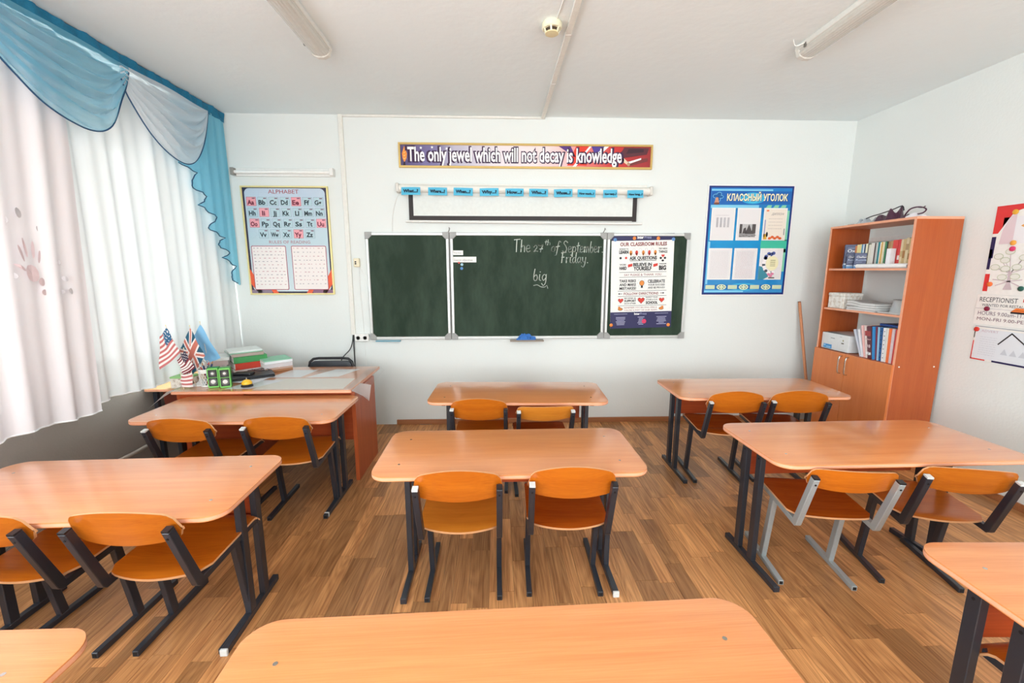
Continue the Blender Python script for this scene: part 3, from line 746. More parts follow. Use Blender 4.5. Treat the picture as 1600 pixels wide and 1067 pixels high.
# --- banner
x0, z0, x1, z1 = -.873, 2.427, 1.430, 2.640
bn = thing('banner', 'long gold-framed motto banner high above the chalkboard', 'banner', (x0, D, z0))
picture_frame(x0, z0, x1, z1, .018, .025, M_GOLD, bn)
M_BAN = ramp_mat('banner_sheet', [(0, (84, 70, 120)), (.12, (120, 110, 160)), (.22, (190, 186, 206)), (.38, (236, 226, 232)), (.55, (244, 226, 226)), (.66, (238, 190, 190)), (.74, (230, 120, 116)), (.86, (206, 46, 44)), (1, (150, 40, 46))], 0, .45, .10, 7)
bx(x0 + .018, D - .012, z0 + .018, x1 - .018, D - .002, z1 - .018, M_BAN).build('backing', bn, world=bn.location)
S = wall_sheet(x0, z0, .0128); w, h = x1 - x0, z1 - z0
WHT = plain(250, 250, 250, .6, noise=0); VIO = plain(60, 30, 70, .6, noise=0)
def star(S, u, v, r, mt, k=1):
    S.poly([(u + (r if i % 2 == 0 else r * .42) * math.sin(i * PI / 5), v + (r if i % 2 == 0 else r * .42) * math.cos(i * PI / 5)) for i in range(10)][::-1], mt, k)
for u, v in ((.20, .17), (.30, .175), (.43, .165), (.09, .07), (.13, .15)): star(S, u, v, .014, WHT, 1)
S.poly([(1.44, .195), (1.55, .195), (1.60, .10), (1.53, .14)], plain(90, 50, 130, .6, noise=0), 1); S.poly([(1.60, .195), (1.72, .195), (1.70, .03), (1.52, .03)], plain(226, 60, 40, .6, noise=0), 1)
S.poly([(1.74, .195), (1.86, .195), (1.78, .11)], plain(80, 60, 150, .6, noise=0), 2)
S.poly([(1.72, .195), (1.74, .195), (1.60, .02), (1.57, .02)], WHT, 2); S.poly([(1.86, .195), (1.9, .195), (1.78, .09), (1.76, .11)], WHT, 3)
leaf = [(.05, .045), (.035, .08), (.03, .12), (.045, .16), (.052, .185), (.062, .16), (.076, .12), (.07, .08)]
S.poly(leaf[::-1], plain(244, 150, 60, .6, noise=0), 3)
for k in range(4): S.poly([(.05, .07 + k * .025), (.036 + .004 * k, .085 + k * .025), (.05, .078 + k * .025), (.068 - .003 * k, .088 + k * .025)], plain(252, 222, 140, .6, noise=0), 4)
S.poly([(.036, .02), (.06, .02), (.056, .05), (.046, .05)], plain(50, 24, 30, .6, noise=0), 4)
# pile of books and a scroll at the right end
bk_ = plain(92, 40, 50, .6, noise=0)
S.poly([(1.98, .09), (2.25, .13), (2.27, .185), (2.04, .19)], bk_, 3); S.poly([(2.06, .135), (2.22, .15), (2.22, .175), (2.08, .175)], plain(60, 28, 44, .6, noise=0), 4)
S.poly([(2.10, .03), (2.26, .07), (2.26, .10), (2.08, .07)], plain(120, 50, 50, .6, noise=0), 4); S.poly([(2.08, .045), (2.20, .085), (2.20, .10), (2.07, .062)], WHT, 5)
S.poly([(1.97, .105), (2.08, .035), (2.09, .055), (2.0, .13)], plain(232, 208, 180, .6, noise=0), 5); S.ell(2.085, .045, .014, .018, plain(190, 150, 120, .6, noise=0), 6)
S.text('The only jewel which will not decay is knowledge', 1.050, .058, .122, VIO, 1.985, 7, bold=.085)
S.text('The only jewel which will not decay is knowledge', 1.050, .058, .122, WHT, 1.94, 9, bold=.022)
S.build('print', bn, world=bn.location)

# --- projection screen
ps = thing('projection_screen', 'roll-up projection screen with black border just above the chalkboard', 'projection screen', (.26, D, 1.95))
O = ps.location
rot_z = lambda x: 2.236 - .0065 * (x - .26)
mb = MB(); mb.tube([(-.875, D - .045, rot_z(-.875)), (1.405, D - .045, rot_z(1.405))], .034, M_PLASTIC, 20); mb.build('case', ps, world=O, smooth=True)
for x, s_ in ((-.898, 1), (1.403, 1)): bx(x, D - .082, rot_z(x) - .038, x + .028, D, rot_z(x) + .040, plain(214, 210, 202, .4)).build('case_end', ps, world=O, bev=.005)
bx(-.86, D - .03, rot_z(0) + .028, 1.39, D - .0, rot_z(0) + .05, M_PLASTIC).build('mount_rail', ps, world=O, bev=.002)
bx(-.795, D - .034, 1.962, 1.300, D - .032, 2.215, plain(226, 230, 226, .7)).build('fabric', ps, world=O)
mb = MB(); BK = plain(42, 34, 34, .6)
mb.box(-.795, D - .0352, 1.966, -.755, D - .0343, 2.205, BK).box(1.262, D - .0352, 1.960, 1.302, D - .0343, 2.205, BK).box(-.755, D - .0352, 1.966, 1.262, D - .0343, 2.006, BK)
mb.build('black_border', ps, world=O)
MB().tube([(-.825, D - .036, 1.957), (1.355, D - .036, 1.943)], .011, M_WHITE, 12).build('bottom_bar', ps, world=O, smooth=True)
MB().tube(catmull([(-.885, D - .02, 2.21), (-.93, D - .01, 2.10), (-.955, D - .01, 1.98), (-.96, D - .01, 1.87)]), .003, M_WHITE, 6).build('cable', ps, world=O)
# question cards
CARD = plain(84, 186, 220, .6, noise=.02)
cards = [('What...?', -.847, -.678), ('Where...?', -.609, -.440), ('When...?', -.382, -.210), ('Why...?', -.148, .022), ('How...?', .083, .247), ('Who...?', .297, .468), ('Whose...?', .522, .690), ('How much...?', .737, .900), ('How many...?', .972, 1.100), ('How long...?', 1.193, 1.340)]
DINK = plain(16, 40, 62, .7, noise=0)
for i, (tx, a, b) in enumerate(cards):
    tl_ = R.uniform(-.03, .03); zc = rot_z((a + b) / 2) - .030
    t = thing('question_card', 'light blue card reading %s stuck to the screen case' % tx.replace('.', '').replace('?', ''), 'card', ((a + b) / 2, D - .083, zc), 0, 'blue question cards on the screen case')
    t.rotation_euler = (R.uniform(-.08, .02), tl_, R.uniform(-.02, .02))
    w2 = (b - a) / 2
    cf = lambda u, v: (-w2 + 2 * w2 * u, -.006 * math.sin(PI * u) - .004 * (1 - v), -.034 + .068 * v)
    mbc = MB().grid(cf, 8, 2, CARD); mbc.grid(lambda u, v: (cf(1 - u, v)[0], cf(1 - u, v)[1] + .001, cf(1 - u, v)[2]), 8, 2, CARD); mbc.build('sheet', t, smooth=True)
    S = Sheet((0, -.0105, 0), (1, 0, 0), (0, 0, 1)); S.text(tx, 0, -.012, .026 if len(tx) < 10 else .018, DINK, min(.135, 2 * w2 - .022), 1, bold=.055)
    S.build('lettering', t)

# ================================================================== CHALKBOARD
cb = thing('chalkboard', 'green three-part chalkboard in an aluminium frame', 'chalkboard', (.315, D, .86))
O = cb.location; zb, zt = .862, 1.858
for k, (a, b) in enumerate(((-1.206, -.443), (-.431, 1.030), (1.042, 1.826))):
    pn = bx(a + .012, D - .022, zb + .012, b - .012, D - .004, zt - .012, M_BOARD).build('panel', cb, world=O)
    mb = MB(); f = .026
    mb.box(a, D - .030, zb, b, D, zb + f, M_ALU).box(a, D - .030, zt - f, b, D, zt, M_ALU).box(a, D - .030, zb + f, a + f, D, zt - f, M_ALU).box(b - f, D - .030, zb + f, b, D, zt - f, M_ALU)
    mb.build('panel_frame', cb, world=O, bev=.004)
    for (cx, sx) in ((a - .004, 1), (b + .004, -1)):
        for (cz_, sz) in ((zb - .004, 1), (zt + .004, -1)):
            P = [(0, 0), (.062, 0), (.062, .034), (.034, .062), (0, .062)]
            poly = [(cx + sx * u, cz_ + sz * v) for u, v in P]
            if sx * sz < 0: poly = poly[::-1]
            Tm = Matrix(((1, 0, 0, 0), (0, 0, -1, 0), (0, 1, 0, 0), (0, 0, 0, 1)))
            MB().prism(poly, -(D - .001), -(D - .034), M_ALUC, None, Matrix(((1, 0, 0, 0), (0, 0, -1, 0), (0, 1, 0, 0), (0, 0, 0, 1)))).build('corner_cap', cb, world=O, bev=.003)
for x in (-.437, 1.036):
    MB().tube([(x, D - .026, zb), (x, D - .026, zt)], .005, plain(120, 120, 118, .4, .5), 8).build('hinge', cb, world=O)
for x in (-.437, 1.015):
    MB().tube([(x - .012, D, 1.862), (x, D - .01, 1.885), (x, D - .016, 1.905), (x + .006, D - .018, 1.89)], .004, plain(150, 148, 144, .4, .5), 6).build('hook', cb, world=O)
# chalk writing
CHALK = plain(206, 214, 204, .95, noise=0)
S = Sheet((0, D - .0222, 0), (1, 0, 0), (0, 0, 1))
LT = {
 'T': (1.0, [[(0, 1.9), (1.0, 2.0)], [(.45, 1.95), (.35, 0)]]),
 'h': (.8, [[(.15, 1.9), (.0, 0)], [(.02, .5), (.35, 1.0), (.6, .8), (.6, 0)]]),
 'e': (.8, [[(.05, .5), (.55, .6), (.5, 1.0), (.15, .95), (0, .45), (.2, 0), (.65, .15)]]),
 '2': (.8, [[(0, .9), (.3, 1.25), (.6, .95), (.3, .4), (0, 0), (.35, .1), (.75, .05)]]),
 '7': (.9, [[(0, 1.25), (.4, 1.2), (.8, 1.3), (.45, .5), (.35, -.1)], [(.2, .5), (.75, .6)]]),
 't': (.55, [[(.3, 1.7), (.15, .3), (.3, 0), (.5, .1)], [(-.05, 1.1), (.55, 1.2)]]),
 'o': (.8, [[(.4, 1.0), (.05, .7), (.05, .2), (.35, 0), (.65, .3), (.6, .8), (.4, 1.0)]]),
 'f': (.7, [[(.85, 1.8), (.6, 2.0), (.4, 1.5), (.2, .3), (.0, -.6), (-.25, -.7)], [(-.05, .9), (.65, 1.05)]]),
 'S': (1.0, [[(.95, 1.7), (.5, 2.0), (.15, 1.6), (.55, 1.1), (.75, .5), (.35, 0), (-.1, .2)]]),
 'p': (.8, [[(.05, 1.0), (-.1, -.8)], [(.0, .6), (.35, 1.0), (.65, .7), (.5, .15), (.05, .15)]]),
 'm': (1.1, [[(.05, 1.0), (0, 0)], [(.03, .6), (.3, 1.0), (.42, .8), (.4, 0)], [(.42, .6), (.7, 1.0), (.85, .8), (.85, .1), (1.0, 0)]]),
 'b': (.75, [[(.2, 1.9), (.02, .8), (.05, .1), (.4, 0), (.6, .5), (.4, .95), (.05, .6)]]),
 'r': (.6, [[(.05, 1.0), (0, 0)], [(.03, .5), (.25, .95), (.55, .95)]]),
 '.': (.3, [[(.1, .05), (.16, 0)]]),
 'F': (.9, [[(.3, 1.9), (.1, 0)], [(.05, 1.8), (.95, 1.95)], [(.1, 1.0), (.6, 1.05)]]),
 'i': (.4, [[(.12, 1.0), (.05, .15), (.3, 0)], [(.18, 1.45), (.22, 1.4)]]),
 'd': (.85, [[(.6, .8), (.3, 1.0), (0, .5), (.2, 0), (.55, .3)], [(.75, 1.9), (.58, .3), (.8, 0)]]),
 'a': (.85, [[(.6, .8), (.3, 1.0), (0, .5), (.2, 0), (.55, .4)], [(.65, 1.0), (.58, .3), (.8, 0)]]),
 'y': (.8, [[(.05, 1.0), (.1, .3), (.4, .15), (.6, .5)], [(.68, 1.0), (.5, -.2), (.2, -.8), (-.15, -.6)]]),
 'g': (.8, [[(.6, .8), (.3, 1.0), (0, .5), (.2, 0), (.55, .4)], [(.65, 1.0), (.55, -.3), (.2, -.85), (-.1, -.5)]]),
}
def chalk(word, x, z, s_, wx=None, th=.0075):
    tot = sum(LT[c][0] + .12 for c in word)
    sx = (wx / tot) if wx else s_
    for c in word:
        wd, st_ = LT[c]
        for q in st_:
            pts = [(x + a * sx, z + b * s_) for a, b in q]
            S.stroke(catmull(pts, 4) if len(pts) > 2 else pts, th, CHALK, 1)
        x += (wd + .12) * sx
def chalk_word(lab, *calls):
    global S
    S = Sheet((0, D - .0222, 0), (1, 0, 0), (0, 0, 1))
    for c in calls: chalk(*c)
    if lab == 'big': S.stroke(catmull([(.350, 1.372), (.385, 1.378), (.42, 1.36), (.455, 1.358), (.475, 1.372), (.485, 1.345)], 5), .006, CHALK, 1)
    S.build('chalk_word', cb, world=O)['label'] = 'chalk handwriting: ' + lab
chalk_word('The', ('The', .165, 1.685, .058, .165)); chalk_word('27th', ('27', .350, 1.688, .045, .095), ('th', .455, 1.748, .026, .055, .006)); chalk_word('of', ('of', .515, 1.688, .048, .085))
chalk_word('September.', ('September.', .625, 1.682, .052, .385)); chalk_word('Friday.', ('Friday.', .608, 1.585, .050, .265)); chalk_word('big', ('big', .350, 1.420, .056, .135))
# chalk smears on the board
M_SM = plain(78, 94, 82, .9, noise=0)
# strips on the board
def strip(label, x0, z0, x1, z1, word):
    t = thing('word_strip', label, 'paper strip', ((x0 + x1) / 2, D - .022, (z0 + z1) / 2))
    bx(x0, D - .0232, z0, x1, D - .0222, z1, M_PAPER).build('strip', t, world=t.location)
    S = Sheet((x0, D - .0236, z0), (1, 0, 0), (0, 0, 1)); S.text(word, (x1 - x0) / 2, .012, (z1 - z0) * .42, plain(140, 140, 146, .7, noise=0), (x1 - x0) * .72, 1, shear=.3)
    S.build('lettering', t, world=t.location)
strip('small white word strip reading Theme on the chalkboard', -.430, 1.655, -.312, 1.697, 'Theme')
strip('longer white word strip reading Lesson objectives on the chalkboard', -.430, 1.588, -.190, 1.640, 'Lesson objectives')
def magnet(x, z, y, col, label, r=.014, cat='magnet', axis='y', grp=None):
    mb = MB().lathe((0, 0, 0), [(r, 0), (r, .005), (r * .7, .008)], col, 16, Matrix.Rotation(PI / 2, 3, 'X') if axis == 'y' else Matrix.Rotation(-PI / 2, 3, 'Y'))
    o = mb.build('magnet', smooth=True); o.location = (x, y, z) if axis == 'y' else (y, x, z); tag(o, label, cat, grp); return o
BLU = plain(90, 140, 196, .35, noise=0); ORM = plain(244, 140, 60, .35, noise=0); REDM = plain(214, 60, 50, .35, noise=0)
magnet(-.352, 1.584, D - .0235, REDM, 'tiny red magnet at the edge of the lower word strip', .009)
magnet(-.325, 1.568, D - .0225, plain(170, 206, 220, .35, noise=0), 'pale blue magnet, upper of two below the word strips', .013)
magnet(-.328, 1.532, D - .0225, BLU, 'blue magnet, lower of two below the word strips', .014)

# --- classroom rules poster held on the right wing
rp = thing('rules_poster', 'classroom rules poster held by magnets on the right wing of the chalkboard', 'poster', (1.099, D - .0235, .955))
rp.rotation_euler = (0, -.022, 0)
Wp, Hp = .598, .893
bx(0, -.001, 0, Wp, 0, Hp, M_PAPER).build('sheet', rp)
S = Sheet((0, -.0012, 0), (1, 0, 0), (0, 0, 1))
S.rect(0, 0, Wp, .158, NAVY, 1); S.rect(0, Hp - .062, Wp, Hp, NAVY, 1)
BLK = plain(38, 36, 40, .7, noise=0); MAR = plain(142, 58, 60, .7, noise=0); TAN = plain(226, 140, 60, .6, noise=0); REDP = plain(214, 58, 44, .6, noise=0)
vv = lambda y: Hp - (y - 55) * .00107
uu = lambda x, y: (x - 100 + (y - 55) * .028) * .00105
def rt(txt, x, y, hpx, wpx, mt=BLK, bold=.02): S.text(txt, uu(x, y), vv(y + hpx / 2), hpx * .00105, mt, wpx * .00105, 3, bold=bold)
S.text('Inter', .275, Hp - .045, .026, WHT, .06, 3, bold=.04); S.text('Press', .345, Hp - .045, .026, plain(180, 184, 220, .6, noise=0), .065, 3)
rt('OUR CLASSROOM RULES', 388, 143, 32, 425, MAR, .03)
rt('BE READY TO', 210, 184, 12, 80); rt('LEARN', 208, 210, 28, 84, BLK, .05); rt('TRY NEW', 565, 186, 14, 80); rt('THINGS', 565, 212, 22, 80)
for i, x in enumerate((272, 325, 385, 440, 495)):
    S.ell(uu(x, 218), vv(218), .013, .022, (TAN, REDP)[i % 2], 3); S.rect(uu(x - 6, 240), vv(242), uu(x + 6, 240), vv(222), (TAN, REDP)[i % 2], 3)
for x in (300, 357, 412, 468): S.poly(rrect(uu(x - 11, 210), vv(240), uu(x + 11, 210), vv(180), .010, 3), plain(200, 196, 192, .6, noise=0), 3); S.poly(rrect(uu(x - 8, 210), vv(238), uu(x + 8, 210), vv(183), .008, 3), WHT, 4)
rt('ASK QUESTIONS', 385, 264, 30, 250, BLK, .04); S.rect(uu(262, 288), vv(290), uu(505, 288), vv(286), BLK, 3)
for x, y in ((178, 262), (228, 262), (545, 268), (583, 268)): S.ell(uu(x, y), vv(y), .011, .011, BLK if x != 228 else REDP, 3)
S.heart(uu(565, 248), vv(248), .016, REDP, 3); S.ell(uu(563, 290), vv(290), .012, .010, BLK, 3)
rt('WORK', 200, 320, 14, 62); rt('HARD', 200, 350, 28, 66, BLK, .05); rt('BELIEVE IN', 378, 320, 28, 170, BLK, .04); rt('YOURSELF', 378, 355, 34, 165, BLK, .04)
rt('DREAM', 562, 318, 12, 64); rt('BIG', 562, 352, 38, 66, BLK, .05)
for x, s_ in ((265, -1), (497, 1)):
    S.poly([(uu(x - 20, 330), vv(345)), (uu(x + 20, 330), vv(335 )), (uu(x + 20, 330), vv(312)), (uu(x - 20, 330), vv(320))], REDP, 3)
S.rect(uu(165, 388), vv(389), uu(598, 388), vv(386), BLK, 3); S.rect(uu(165, 430), vv(432), uu(598, 430), vv(429), BLK, 3)
rt('SAY PLEASE & THANK YOU', 380, 410, 20, 340, MAR, 0)
for i, tx in enumerate(('TAKE RISKS', 'AND MAKE', 'MISTAKES!')): rt(tx, 242, 463 + i * 33, 24, 152, BLK, .03)
S.ell(uu(372, 485), vv(485), .024, .026, BLK, 3); S.ell(uu(372, 485), vv(485), .021, .023, TAN, 4); S.rect(uu(363, 515), vv(528), uu(381, 515), vv(508), BLK, 4)
for k in range(8): 
    a = k * PI / 4; S.ell(uu(372, 485) + .04 * math.cos(a), vv(485) + .04 * math.sin(a), .003, .003, plain(160, 190, 220, .6, noise=0), 3)
rt('CELEBRATE', 506, 470, 28, 158, BLK, .03); rt('YOUR SUCCESS', 506, 502, 16, 155); rt('AND BE PROUD!', 506, 527, 16, 155)
S.rect(uu(150, 553), vv(555), uu(600, 553), vv(552), BLK, 3); S.rect(uu(150, 600), vv(602), uu(600, 600), vv(599), BLK, 3)
rt('FOLLOW DIRECTIONS', 365, 577, 22, 320, MAR, .02)
for x, s_ in ((175, -1), (558, 1)):
    S.rect(uu(x - 16, 577), vv(579), uu(x + 16, 577), vv(575), BLK, 3); S.poly([(uu(x + s_ * 22, 577), vv(577)), (uu(x + s_ * 8, 577), vv(577 - 9 * s_)), (uu(x + s_ * 8, 577), vv(577 + 9 * s_))][::1 if s_ < 0 else 1], BLK, 3)
for x, r_ in ((176, .024), (366, .031), (556, .024)): S.heart(uu(x, 638), vv(638), r_ * 1.1, BLK, 3); S.heart(uu(x, 638), vv(638), r_, REDP, 4)
rt('BE KIND &', 264, 617, 12, 106); rt('SUPPORT', 264, 641, 20, 108, BLK, .04); rt('EACH OTHER', 264, 665, 12, 106)
rt('RESPECT YOUR', 464, 613, 10, 110); rt('OTHER & OUR', 464, 633, 10, 108); rt('SCHOOL', 464, 660, 24, 110, BLK, .05)
S.rect(uu(150, 684), vv(686), uu(600, 684), vv(683), BLK, 3)
rt("REMEMBER YOU BELONG HERE &", 360, 702, 13, 305, MAR, 0); rt("YOU'RE A PART OF OUR TEAM!", 360, 726, 13, 305, MAR, 0)
for x in (172, 552): S.ell(uu(x, 715), vv(715), .024, .014, BLK, 3); S.ell(uu(x, 715), vv(715), .021, .011, TAN, 4); S.ell(uu(x + (10 if x > 300 else -10), 700), vv(700), .012, .010, TAN, 4)
S.text('Inter', .260, .130, .019, WHT, .055, 3, bold=.04); S.text('Press', .322, .130, .019, plain(180, 184, 220, .6, noise=0), .06, 3)
LB = plain(190, 192, 220, .6, noise=0)
for uc, s1 in ((.10, 1), (.30, 2), (.50, 3)):
    S.rect(uc - .065, .138, uc + .065, .141, LB, 2) if s1 != 2 else None
    for i in range(6): wv = R.uniform(.02, .05); S.rect(uc - wv, .104 - i * .014, uc + wv, .109 - i * .014, LB, 3)
S.ell(.33, .065, .022, .022, plain(220, 60, 100, .6, noise=0), 4)
S.build('print', rp)
for x, z, col, lab in ((1.114, 1.797, BLU, 'blue magnet at the top left corner of the rules poster'), (1.296, 1.812, ORM, 'orange magnet left of the white heading on the rules poster'), (1.523, 1.812, ORM, 'orange magnet right of the white heading on the rules poster'),
                       (1.668, 1.804, BLU, 'blue magnet at the top right corner of the rules poster'), (1.107, .990, ORM, 'orange magnet at the bottom left corner of the rules poster'), (1.668, .992, ORM, 'orange magnet at the bottom right corner of the rules poster')):
    magnet(x, z, D - .0255, col, lab, .016, grp='round magnets holding the rules poster')

# --- trays, cloth and sponge at the lower edge
tr = thing('chalk_tray', 'small wooden chalk tray under the middle panel of the chalkboard', 'tray', (.285, D - .04, .842))
bx(.125, D - .085, .842, .447, D - .0, .850, plain(140, 128, 116, .5)).build('shelf', tr, world=tr.location, bev=.001); bx(.125, D - .088, .842, .447, D - .083, .858, plain(140, 128, 116, .5)).build('lip', tr, world=tr.location)
cl = MB(); CLB = plain(60, 116, 190, .9, 0, .1, 60)
def clf(u, v):
    a = u * 2 * PI; p = v * PI / 2; rr = 1 + .16 * math.sin(5 * a + 2) + .10 * math.sin(9 * a + 4 * v)
    return (.275 + .083 * math.cos(a) * math.cos(p) * rr, D - .050 + .030 * math.sin(a) * math.cos(p) * rr, .851 + .044 * math.sin(p) * (1 + .35 * math.sin(3 * a + 1)) + (.011 * math.sin(9 * a + v * 9) + .008 * math.cos(17 * a * (1 - v) + 5 * v)) * math.sin(PI * v) ** .7)
cl.grid(clf, 44, 10, CLB)
tag(cl.build('cleaning_cloth', loc=(.275, D - .05, .851), smooth=True), 'crumpled blue cloth lying on the chalk tray', 'cloth')
rl = thing('ruler', 'blue-green ruler strip under the left wing of the chalkboard', 'ruler', (-1.045, D - .03, .842))
bx(-1.160, D - .035, .842, -.925, D - .003, .850, plain(60, 146, 176, .4)).build('blade', rl, world=rl.location, bev=.001)
bx(-1.160, D - .0358, .848, -.925, D - .033, .8505, plain(150, 210, 224, .4)).build('edge', rl, world=rl.location)

# --- switch box, wire and socket
sb = thing('screen_switch', 'cream switch box with two black keys left of the chalkboard', 'switch', (-1.295, D, 1.55))
bx(-1.325, D - .035, 1.545, -1.272, D, 1.625, plain(236, 226, 196, .4)).build('box', sb, world=sb.location, bev=.005)
for z in (1.575, 1.592): bx(-1.312, D - .038, z - .006, -1.298, D - .034, z + .006, M_DARK).build('key', sb, world=sb.location)
MB().tube(catmull([(-1.285, D - .012, 1.545), (-1.283, D - .006, 1.3), (-1.275, D - .006, 1.0), (-1.270, D - .006, .7), (-1.262, D - .006, .3)]), .0022, M_WHITE, 6).build('wire', sb, world=sb.location)
MB().tube(catmull([(-1.275, D - .012, 1.545), (-1.25, D - .008, 1.49), (-1.215, D - .006, 1.46)]), .0022, M_WHITE, 6).build('wire', sb, world=sb.location)
so = thing('socket', 'double white wall socket low beside the chalkboard corner', 'socket', (-1.29, D, .84))
bx(-1.36, D - .030, .842, -1.225, D, .915, M_WHITE).build('plate', so, world=so.location, bev=.006)
for x in (-1.325, -1.260):
    q = MB().lathe((x, D - .0302, .878), [(.021, 0), (.021, .003), (.018, .003), (.017, -.0)], plain(222, 222, 218, .4), 18, Matrix.Rotation(PI / 2, 3, 'X')).build('outlet', so, world=so.location)
    for dx in (-.008, .008): MB().cyl((x + dx, D - .0335, .878), .0028, -.0012, M_HOLE, 8, 'y').build('pin_hole', q, world=so.location)

# --- blue class corner stand
x0, z0, x1, z1 = 1.985, 1.283, 2.793, 2.291
st_ = thing('notice_stand', 'blue notice stand with six sheets, headed in Cyrillic letters', 'notice board', (x0, D, z0))
O = st_.location; w, h = x1 - x0, z1 - z0
bx(x0 - .012, D - .008, z0 - .012, x1 + .012, D, z1 + .012, M_WHITE).build('backing', st_, world=O)
M_STAND = ramp_mat('stand_print', [(0, (60, 150, 210)), (.25, (0, 130, 200)), (.6, (0, 150, 210)), (.85, (0, 120, 190)), (1, (30, 130, 210))], 2, .35, .5, 5)
bx(x0, D - .011, z0, x1, D - .008, z1, plain(6, 40, 120, .35, noise=0)).build('border', st_, world=O)
bx(x0 + .018, D - .0125, z0 + .018, x1 - .018, D - .011, z1 - .018, M_STAND).build('panel', st_, world=O)
S = wall_sheet(x0, z0, .0128)
GRN = plain(60, 190, 160, .5, noise=0); LTB = plain(130, 206, 236, .5, noise=0); MIDB = plain(4, 96, 180, .5, noise=0); GR2 = plain(130, 206, 170, .5, noise=0)
S.rect(.025, h - .166, w - .02, h - .048, MIDB, 1); S.rect(.022, h - .045, w * .75, h - .030, LTB, 1)
S.ell(w * .52, h - .11, .12, .052, plain(40, 170, 220, .5, noise=0), 2, 24); S.ell(w * .52, h - .11, .07, .045, plain(70, 190, 226, .5, noise=0), 3, 20)
S.rect(.025, h - .200, w * .6, h - .172, LTB, 1)
S.poly([(w * .66, .42), (w - .02, .40), (w - .02, .52), (w * .70, .50)], GRN, 1); S.rect(w - .055, .22, w - .022, h - .22, GR2, 1); S.rect(w * .66, .435, w - .022, .51, GRN, 2)
for i in range(3): S.poly([(w * .68 + i * .07, h - .20), (w * .68 + i * .07 + .05, h - .20), (w * .68 + i * .07 + .06, h - .172), (w * .68 + i * .07 + .02, h - .172)], GR2, 2)
S.rect(.025, .10, .045, .50, LTB, 1); S.rect(.020, .022, w * .5, .040, LTB, 1); S.ell(w * .5, .072, .16, .036, plain(60, 180, 220, .5, noise=0), 2, 20)
S.text('КЛАССНЫЙ УГОЛОК', .465, h - .135, .060, plain(20, 60, 110, .6, noise=0), .590, 4, bold=.06)
S.text('КЛАССНЫЙ УГОЛОК', .462, h - .133, .060, plain(246, 240, 200, .6, noise=0), .582, 5, bold=.03)
# bow-and-bell emblem
for a, b, r1, r2 in ((.055, .093, .030, .020), (.085, .075, .024, .018), (.10, .10, .028, .016), (.075, .125, .026, .020)): S.ell(a + .01, h - b - .0, r1, r2, LTB, 4); S.ell(a + .01, h - b, r1 - .004, r2 - .004, plain(10, 90, 160, .6, noise=0), 5)
S.poly([(.050, h - .165), (.100, h - .165), (.086, h - .105), (.066, h - .105)], plain(206, 150, 120, .6, noise=0), 6); S.ell(.075, h - .160, .028, .010, plain(120, 70, 50, .6, noise=0), 7)
# ornament strip
CRM = plain(222, 228, 190, .6, noise=0)
S.rect(.030, .050, w - .03, .094, plain(10, 110, 180, .6, noise=0), 3)
for i in range(7):
    u = .075 + i * (w - .15) / 6
    if i % 2: S.ell(u, .072, .048, .026, CRM, 5); [S.ell(u + .028 * math.cos(k * PI / 3), .072 + .014 * math.sin(k * PI / 3), .009, .005, plain(60, 120, 130, .6, noise=0), 6, 8) for k in range(6)]
    else: S.rect(u - .045, .054, u + .045, .090, CRM, 4); S.rect(u - .04, .063, u + .04, .067, plain(150, 190, 160, .6, noise=0), 5); S.rect(u - .04, .077, u + .04, .081, plain(150, 190, 160, .6, noise=0), 5)
S.build('print', st_, world=O)
SHN = ['pale sheet with a faint table, top left of the blue stand', 'sheet with a dark photograph of trees, top middle of the blue stand', 'diploma with orange and blue ornament, top right of the blue stand',
       'densely typed faint sheet, bottom left of the blue stand', 'ruled list sheet, bottom middle of the blue stand', 'card with blue and pink flowers, bottom right of the blue stand']
